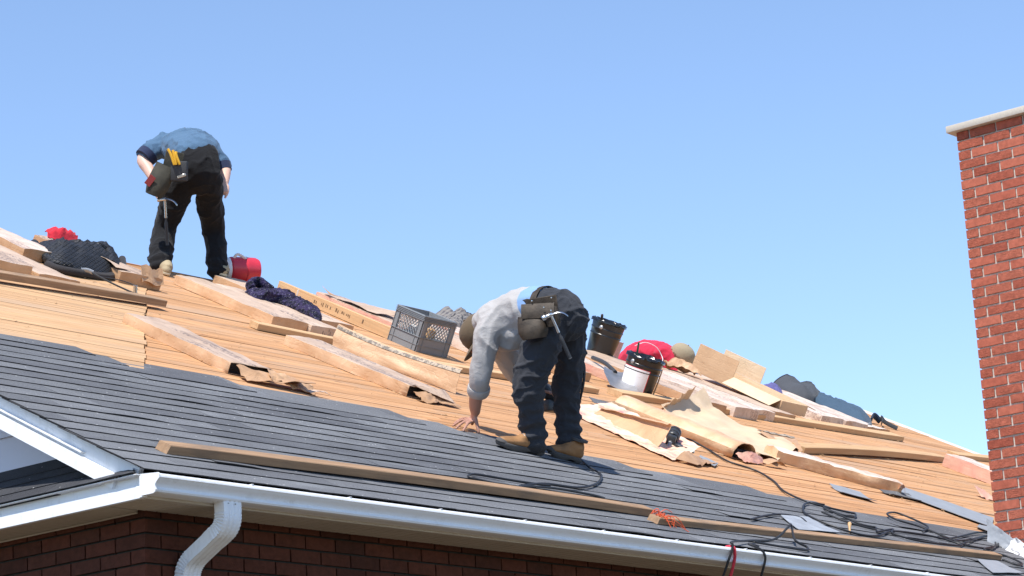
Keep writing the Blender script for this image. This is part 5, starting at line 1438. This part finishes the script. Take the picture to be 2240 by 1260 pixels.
# cap worn pulled down over the head
capm = m_cloth('olive_brown_cap', (.135, .10, .065), (.10, .075, .05))
_hc = Vector((4.409, 1.823, 5.214)); _up2 = (Vector((4.356, 1.889, 5.293)) - _hc); _lk2 = Vector((4.403, 1.907, 5.103)) - _hc + Vector((-.05, .05, -.04))
def cap(parent, c, r, look, up, mat, bill=True, low=.05):
    look = Vector(look).normalized(); up = Vector(up); up = (up - look * up.dot(look)).normalized(); sd = look.cross(up); c = Vector(c); org = Vector(parent.location)
    V, F = [], []; n = 28; prof = [(.98, low), (1.0, .2), (.97, .42), (.86, .68), (.66, .88), (.40, 1.0), (.12, 1.05), (.001, 1.06)]
    for (k, z) in prof:
        for i in range(n):
            a = 2 * pi * i / n
            V.append(tuple(c + sd * (cos(a) * r * .88 * k) + look * (sin(a) * r * 1.08 * k) + up * (z * r * 1.10) - org))
    for j in range(len(prof) - 1):
        for i in range(n): F.append((j * n + i, j * n + (i + 1) % n, (j + 1) * n + (i + 1) % n, (j + 1) * n + i))
    o = obj('cap', mesh(V, F, mat), parent); o.modifiers.new('t', 'SOLIDIFY').thickness = .004
    if bill:
        def bf_(s, t):
            a = radians(30 + 120 * s); e = .62 * t * max(0.0, sin((a - radians(30)) / radians(120) * pi)) ** .6
            return tuple(c + sd * (cos(a) * r * (.90 + .15 * t)) + look * (sin(a) * r * 1.08 + e * r) + up * (r * (low + .12) - .16 * r * t - .10 * r * abs(cos(a)) ) - org)
        obj('bill', mesh(*sheet(14, 6, bf_, .004), mat, angle=60), o)
    obj('button', mesh(*xf(lathe([(.008, 0), (.006, .005), (0, .006)], 8, True, False), Matrix.Translation(c + up * (r * 1.06 * 1.1 + .002) - org) @ up.to_track_quat('Z', 'Y').to_matrix().to_4x4()), mat), o)
    return o
cap(W2, _hc, .112, _lk2, _up2, capm, True, -.15)
fuse('hair', [ball(_hc - _lk2.normalized() * .03 + _up2.normalized() * .01, .098)], .012, M['hair'], W2, 2, wrinkle(.004, (40, 40, 40)))

# tool belt, pouch and hammer of the bent worker
def frame(o, right, up):
    right = Vector(right).normalized(); up = Vector(up); up = (up - right * up.dot(right)).normalized(); f = right.cross(up)
    m = Matrix((right, up, f)).transposed().to_4x4(); m.translation = Vector(o); return m
def empty_m(name, m):
    e = bpy.data.objects.new(name, None); COL.objects.link(e); e.empty_display_size = .1
    e.location = m.translation; e.rotation_euler = m.to_euler(); return e
def ring(c, axis, side, ra, rb, wid, th, n=40):
    """belt: flat band round an ellipse (world); returns part"""
    axis = Vector(axis).normalized(); side = Vector(side); side = (side - axis * side.dot(axis)).normalized(); b = axis.cross(side); c = Vector(c)
    V, F = [], []
    for i in range(n):
        a = 2 * pi * i / n; d = side * cos(a) * ra + b * sin(a) * rb; dn = d.normalized()
        for (o_, h) in ((0, -wid / 2), (th, -wid / 2), (th, wid / 2), (0, wid / 2)): V.append(tuple(c + d + dn * o_ + axis * h))
    for i in range(n):
        j = (i + 1) % n
        for k in range(4): F.append((i * 4 + k, j * 4 + k, j * 4 + (k + 1) % 4, i * 4 + (k + 1) % 4))
    return V, F
ax2 = Vector((4.386, 1.479, 5.260)) - Vector((4.418, 1.241, 5.235))
mb = frame((4.173, 1.168, 5.229), Vector((4.235, 1.090, 5.234)) - Vector((4.155, 1.286, 5.227)), _y)
TB2 = empty_m('tool_belt', mb)
tag(TB2, 'brown leather tool belt with pouches on the bent worker\'s hip', 'tool belt', 'tool belts')
inv = mb.inverted()
obj('belt', mesh(*xf(ring((4.404, 1.295, 5.261), ax2, LAT, .163, .138, .042, .005), inv), M['leather'], angle=50), TB2)
def bag(x0, x1, y0, y1, d0, d1, seed, flare=.0):
    """sagging open pocket in the pouch frame; depth grows towards the bottom"""
    n = 10; V, F = [], []
    nyy = 7
    for j in range(nyy + 1):
        t = j / nyy
        y = y1 + (y0 - y1) * t; d = d0 + (d1 - d0) * sin(t * 1.9)
        hw = (x1 - x0) / 2 * (1 + flare * sin(pi * t)) * (1 - .18 * max(0, t - .7) / .3); cx = (x0 + x1) / 2
        for i in range(n + 1):
            a = pi * i / n; 
            V.append((cx - cos(a) * hw, y + .004 * nz(i * .6, seed), d * max(.0, sin(a)) ** .55 + .003 * nz(i * .9, j * .9, seed)))
    for j in range(nyy):
        for i in range(n): F.append((j * (n + 1) + i, (j + 1) * (n + 1) + i, (j + 1) * (n + 1) + i + 1, j * (n + 1) + i + 1))
    F.append(tuple(nyy * (n + 1) + i for i in range(n + 1)))
    F.append(tuple([j * (n + 1) for j in range(nyy, -1, -1)] + [j * (n + 1) + n for j in range(nyy + 1)]))
    me = mesh(V, F, M['leather'], angle=60)
    return me
o = obj('back_panel', mesh(*xf(bbox(-.075, .115, -.12, .045, -.012, .0, .003), Matrix.Identity(4)), M['leather']), TB2)
o = obj('nail_pouch', bag(-.135, .035, -.19, -.05, .03, .085, 1, .05), TB2)
o = obj('small_pouch', bag(.03, .115, -.135, -.02, .02, .045, 2, .0), TB2)
o = obj('flap', mesh(*sheet(12, 6, lambda s, t: (-.10 + .20 * s, .02 - .085 * t - .02 * s, .012 + .035 * sin(t * 1.6)), .005), M['leather'], angle=60), TB2)
for k, (x, y) in enumerate(((.045, -.02), (.085, -.045), (.055, -.075), (-.03, .03), (.09, .03))):
    obj('rivet', mesh(*xf(lathe([(.006, 0), (.005, .003), (0, .004)], 8, True, False), Matrix.Translation((x, y, .052 if k < 3 else .02))), M['steel']), TB2)
def hammer(label, head, end, loop_up, scale=1.0, claw_dir=(-1, -.4)):
    """claw hammer: head at the top, handle running to end (world points)"""
    h, e = Vector(head), Vector(end); m = frame(h, (e - h).cross(_fw) * -1, h - e)
    E_ = empty_m('claw_hammer', m); tag(E_, label, 'hammer', 'claw hammers'); L = (e - h).length
    obj('handle', mesh(*tube(cr([(0, .01, 0), (0, -L * .35, 0), (0, -L * .5, 0), (0, -L * .9, 0), (0, -L, 0)], 4), [(.010, .008)] * 5 + [(.010, .008)] * 3 + [(.016, .012)] * 8 + [(.018, .014)], 10), M['grip'], angle=60), E_)
    obj('neck', mesh(*tube([(0, .012, 0), (0, -L * .38, 0)], [(.011, .009), (.0115, .0095)], 10), M['steel'], angle=60), E_)
    obj('hammer_head', mesh(*xf(lathe([(.015, 0), (.017, .003), (.017, .018), (.012, .024), (.012, .06), (.014, .064)], 14), Matrix.Translation((.055, .012, 0)) @ Matrix.Rotation(-pi / 2, 4, 'Y')), M['steel'], angle=40), E_)
    for s in (-1, 1):
        obj('claw', mesh(*tube(cr([(-.005, .012, .004 * s), (-.04, .010, .007 * s), (-.07, -.008, .010 * s), (-.088, -.035, .012 * s)], 4), [(.010, .006)] * 4 + [(.009, .005)] * 4 + [(.008, .004)] * 4 + [(.004, .0025)], 8), M['steel'], angle=60), E_)
    return E_
hammer('claw hammer with dark grip hanging on the bent worker\'s hip', (4.157, 1.061, 5.137), (4.285, 1.046, 4.903), None)
# nail gun in the worker's right hand
g2 = world_empty('pneumatic_nailer', (4.785, 1.635, 4.867)); tag(g2, 'dark nail gun held between the bent worker\'s legs', 'nail gun')
obj('body', mesh(*tube(cr([(-.05, .02, .03), (.0, 0, .0), (.05, -.02, -.05)], 3), [.038, .042, .045, .045, .042, .035, .03], 14), gm, angle=50), g2)
obj('magazine', mesh(*bbox(-.03, .08, -.03, .03, -.12, -.05, .008, 2), gm), g2)

# ---------- worker standing on the ridge, back turned
W1 = world_empty('person', tuple(RP(*(5.441, 6.143))))
tag(W1, 'worker in blue shirt and black trousers standing on the ridge, back turned', 'person', 'roofers')
AW = _h.copy()                                    # away from the viewer, level
RT = _rt.copy()
hc1 = (5.891, 5.974, 7.702)
sh1, _, _ = head_shapes(hc1, .108, AW * .6 - _z * .8, AW * .8 + _z * .5)
lw, rwr = Vector((5.377, 5.737, 7.248)), Vector((5.744, 5.397, 7.238))
lk, rk1 = Vector((5.368, 5.685, 7.163)), Vector((5.688, 5.366, 7.156))
sh1 += [chain([((5.412, 5.343, 7.241), .12, .095), ((5.464, 5.419, 7.385), .115, .075), ((5.577, 5.600, 7.521), .14, .08), ((5.689, 5.748, 7.622), .15, .075), ((5.784, 5.854, 7.678), .06), (hc1, .06)], 3, side=tuple(RT)),
        chain([((5.550, 5.871, 7.613), .065), ((5.401, 5.904, 7.491), .050), ((5.389, 5.833, 7.379), .044), (lw, .030)], 4),
        chain([((5.791, 5.598, 7.570), .065), ((5.823, 5.479, 7.401), .046), ((5.784, 5.431, 7.314), .040), (rwr, .030)], 4),
        chain([((5.332, 5.397, 7.185), .085), ((5.398, 5.658, 6.888), .060), ((5.213, 5.535, 6.535), .038)], 4),
        chain([((5.474, 5.290, 7.187), .085), ((5.732, 5.541, 6.902), .060), ((5.772, 5.528, 6.564), .038)], 4)]
sh1 += hand_shapes(lw, lk, [lk + Vector((.0, .0, -.06)) + RT * (.03 + .012 * i) + AW * .02 for i in range(4)], lk + RT * -.02 - _z * .045, -RT)
sh1 += hand_shapes(rwr, rk1, [rk1 + Vector((.0, .0, -.06)) - RT * (.03 + .012 * i) + AW * .02 for i in range(4)], rk1 + RT * .02 - _z * .045, RT)
fuse('body', sh1, .0065, M['skin_pale'], W1, 3)
eyes(hc1, .108, AW * .6 - _z * .8, AW * .8 + _z * .5, W1)
fuse('hair', [ball(Vector(hc1) - AW * .012 + _z * .016, .105), ball(Vector(hc1) - AW * .03 + _z * .07, .06), chain([(Vector(hc1) + _z * .10, .03), (Vector(hc1) + _z * .125 + RT * .005, .012)], 2)], .009, M['hair'], W1, 1, wrinkle(.008, (35, 35, 20)))
bl_m = m_cloth('blue_sweatshirt', (.085, .155, .25), (.06, .115, .19), fold=.12)
bk_m = m_cloth('black_track_trousers', (.013, .013, .015), (.008, .008, .009), fold=.2)
navy2 = m_cloth('navy_cuff', (.03, .04, .085))
shirt1 = [chain([((5.402, 5.332, 7.384), .165, .125), ((5.500, 5.470, 7.471), .190, .130), ((5.598, 5.637, 7.567), .198, .125), ((5.690, 5.759, 7.632), .185, .105), ((5.771, 5.840, 7.672), .12, .09)], 4, side=tuple(RT)),
          chain([((5.571, 5.843, 7.618), .10), ((5.485, 5.872, 7.564), .085), ((5.416, 5.879, 7.510), .078)], 4),
          chain([((5.771, 5.617, 7.581), .10), ((5.801, 5.537, 7.489), .070), ((5.820, 5.481, 7.407), .056)], 4)]
fuse('shirt', shirt1, .010, bl_m, W1, 5, wrinkle(.010, (7, 7, 6), 5.0, .5))
_o1 = Vector(W1.location)
obj('cuff', mesh(*tube([tuple(Vector((5.430, 5.874, 7.522)) - _o1), tuple(Vector((5.394, 5.891, 7.483)) - _o1)], [.084, .080], 18), navy2, angle=60), W1)
obj('cuff', mesh(*tube([tuple(Vector((5.816, 5.486, 7.426)) - _o1), tuple(Vector((5.819, 5.466, 7.368)) - _o1)], [.060, .055], 18), navy2, angle=60), W1)
zc1 = (5.493, 5.505, 6.574)[2]
def tr1(p, n): return wrinkle(.009, (6, 6, 6), 1.0, .5)(p, n) + max(0, 1 - abs(p.z - zc1) / .16) * .008 * sin(p.z * 80 + 3 * nz(p.x * 5, p.y * 5))
fuse('trousers', [chain([((5.425, 5.352, 7.386), .160, .120), ((5.394, 5.312, 7.293), .164, .130), ((5.402, 5.320, 7.205), .158, .122), ((5.418, 5.348, 7.166), .13, .10)], 4, side=tuple(RT)),
                  chain([((5.337, 5.387, 7.195), .105), ((5.358, 5.560, 7.017), .096), ((5.388, 5.677, 6.873), .085), ((5.277, 5.601, 6.664), .085), ((5.205, 5.540, 6.546), .084)], 4),
                  chain([((5.479, 5.280, 7.196), .105), ((5.635, 5.443, 7.040), .098), ((5.747, 5.528, 6.891), .082), ((5.733, 5.491, 6.698), .080), ((5.704, 5.451, 6.558), .080)], 4)], .0095, bk_m, W1, 5, tr1)
sh_u = m_plain('tan_suede_shoe', (.40, .32, .20), .7, .25, .25, 14); sh_s = m_plain('cream_sole', (.62, .55, .40), .7, .25, .1)
boot(W1, RP(*(5.133, 6.079), .004), RP(*(5.133, 6.079), .004) + AW * .27 - RT * .05 + _z * .10, .1, sh_u, sh_s, (5.223, 5.556, 6.531), .030, 'shoe', hs=.6)
boot(W1, RP(*(5.690, 6.107), .08), RP(*(5.690, 6.107), .08) + AW * .27 - RT * .03 + _z * .10, .1, sh_u, sh_s, (5.718, 5.471, 6.544), .030, 'shoe', hs=.6)
mb1 = frame((5.140, 5.284, 7.238), Vector((5.225, 5.192, 7.212)) - Vector((5.093, 5.387, 7.288)), _y)
TB1 = empty_m('tool_belt', mb1)
tag(TB1, 'dark tool pouch hanging on the hip of the blue-shirted worker', 'tool belt', 'tool belts')
inv1 = mb1.inverted()
obj('belt', mesh(*xf(ring((5.411, 5.339, 7.338), Vector((5.415, 5.351, 7.419)) - Vector((5.401, 5.322, 7.248)), RT, .154, .118, .04, .006), inv1), M['leather'], angle=50), TB1)
lp = M['leather_pouch']
o = obj('back_panel', mesh(*bbox(-.09, .05, -.10, .10, -.02, -.008, .004), lp), TB1)
o = obj('tool_holster', mesh(*bbox(-.02, .105, -.115, .03, -.005, .045, .012, 2), M['grip']), TB1); o.rotation_euler = (0, 0, radians(12))
o = obj('nail_pouch', bag(-.115, .035, -.265, -.03, .035, .09, 5, .10), TB1); o.data.materials[0] = lp; o.rotation_euler = (0, 0, radians(-10)); o.location = (-.015, .01, 0)
obj('red_patch', mesh(*xf(bbox(-.075, -.025, -.225, -.145, .094, .097, .001), Matrix.Rotation(radians(-26), 4, 'Z')), m_plain('red_patch', (.22, .03, .03), .6)), TB1)
obj('steel_plate', mesh(*xf(bbox(.005, .075, -.105, -.085, .045, .05, .002), Matrix.Rotation(radians(30), 4, 'Z')), M['steel']), TB1)
pz = empty_m('pliers', frame((5.093, 5.231, 7.272), RT, _y)); tag(pz, 'yellow-handled pliers sticking out of the blue-shirted worker\'s tool pouch', 'pliers')
for k, (x0, x1) in enumerate(((-.045, -.005), (-.01, .01), (.015, .035))):
    obj('handle', mesh(*tube(cr([(x0, .07 - .012 * k, .0), (x0 * .6 + .004, .02, .004), (x1, -.05, .006)], 4), [.010] * 8 + [.008], 8), M['yellow']), pz)
hammer('claw hammer with grey grip hanging behind the left knee of the blue-shirted worker', (5.147, 5.403, 6.996), (5.245, 5.496, 6.702), None)

# ---------- worker on the far slope: red back and tan cap
ftR = rear(11.95, .55, .0)
W3 = world_empty('person', rear(11.75, .35, 0))
tag(W3, 'crouching worker in red shirt and tan cap beyond the labelled bucket', 'person', 'roofers')
hc3 = Vector((11.843, 5.761, 6.787)); look3 = RT * .75 - _z * .6 - AW * .05; up3 = RT * .25 + _z * .85 - AW * .35
sh3, _, _ = head_shapes(hc3, .108, look3, up3)
kn = [Vector(rear(11.55, .30, .06)), Vector(rear(11.95, .55, .06))]; ftp = [Vector(rear(11.10, .42, .05)), Vector(rear(11.45, .75, .05))]
pel = Vector((11.920, 6.470, 6.796))
pel.z = max(pel.z, kn[0].z + .05)
sho = Vector((11.846, 5.976, 6.845))
sh3 += [chain([(pel, .13), (pel.lerp(sho, .5) + _z * .05, .13), (sho, .13, .10), (sho.lerp(hc3, .6), .06), (hc3, .055)], 4, side=tuple(AW))]
arm3 = []
for s, k in ((-1, 0), (1, 1)):
    a0 = sho + AW * .17 * s; e0 = a0 + RT * .10 - _z * .20 ; w0 = e0 + RT * .16 - _z * .10
    sh3.append(chain([(a0, .06), (e0, .045), (w0, .03)], 4)); arm3.append((a0, e0, w0))
    sh3 += hand_shapes(w0, w0 + RT * .07 - _z * .03, [w0 + RT * (.13) - _z * .06 + AW * .02 * (i - 1.5) for i in range(4)], w0 + RT * .06 - _z * .06 - AW * .04 * s, AW * s)
    sh3.append(chain([(pel + AW * .08 * s, .085), (kn[k], .06), (ftp[k], .045)], 4))
fuse('body', sh3, .0075, M['skin'], W3, 3)
eyes(hc3, .108, look3, up3, W3)
red_c = m_cloth('red_shirt', (.60, .035, .075), (.46, .02, .05))
fuse('shirt', [chain([(pel + RT * .02, .155, .15), (pel.lerp(sho, .45) + _z * .06, .165, .16), (sho, .18, .125), (sho.lerp(hc3, .35), .09)], 4, side=tuple(AW))] + [chain([(a0, .085), (e0, .065)], 3) for a0, e0, w0 in arm3], .012, red_c, W3, 5, wrinkle(.008, (7, 7, 7), 2.0))
fuse('trousers', [chain([(pel - RT * .02, .15, .14), (pel + RT * .06, .14, .13)], 3, side=tuple(AW))] + [chain([(pel + AW * .08 * s, .10), (kn[k], .075), (ftp[k], .06)], 4) for s, k in ((-1, 0), (1, 1))], .014, m_cloth('work_jeans', (.04, .06, .10)), W3, 4)
cap(W3, hc3, .115, look3, up3, m_cloth('tan_cap', (.34, .28, .19), (.27, .22, .15)), True, -.10)
fuse('hair', [ball(hc3 - Vector(look3).normalized() * .035 - _z * .01, .098)], .011, m_plain('auburn_hair', (.16, .07, .04), .6, .3, .4, 60), W3, 1, wrinkle(.006, (40, 40, 40)))
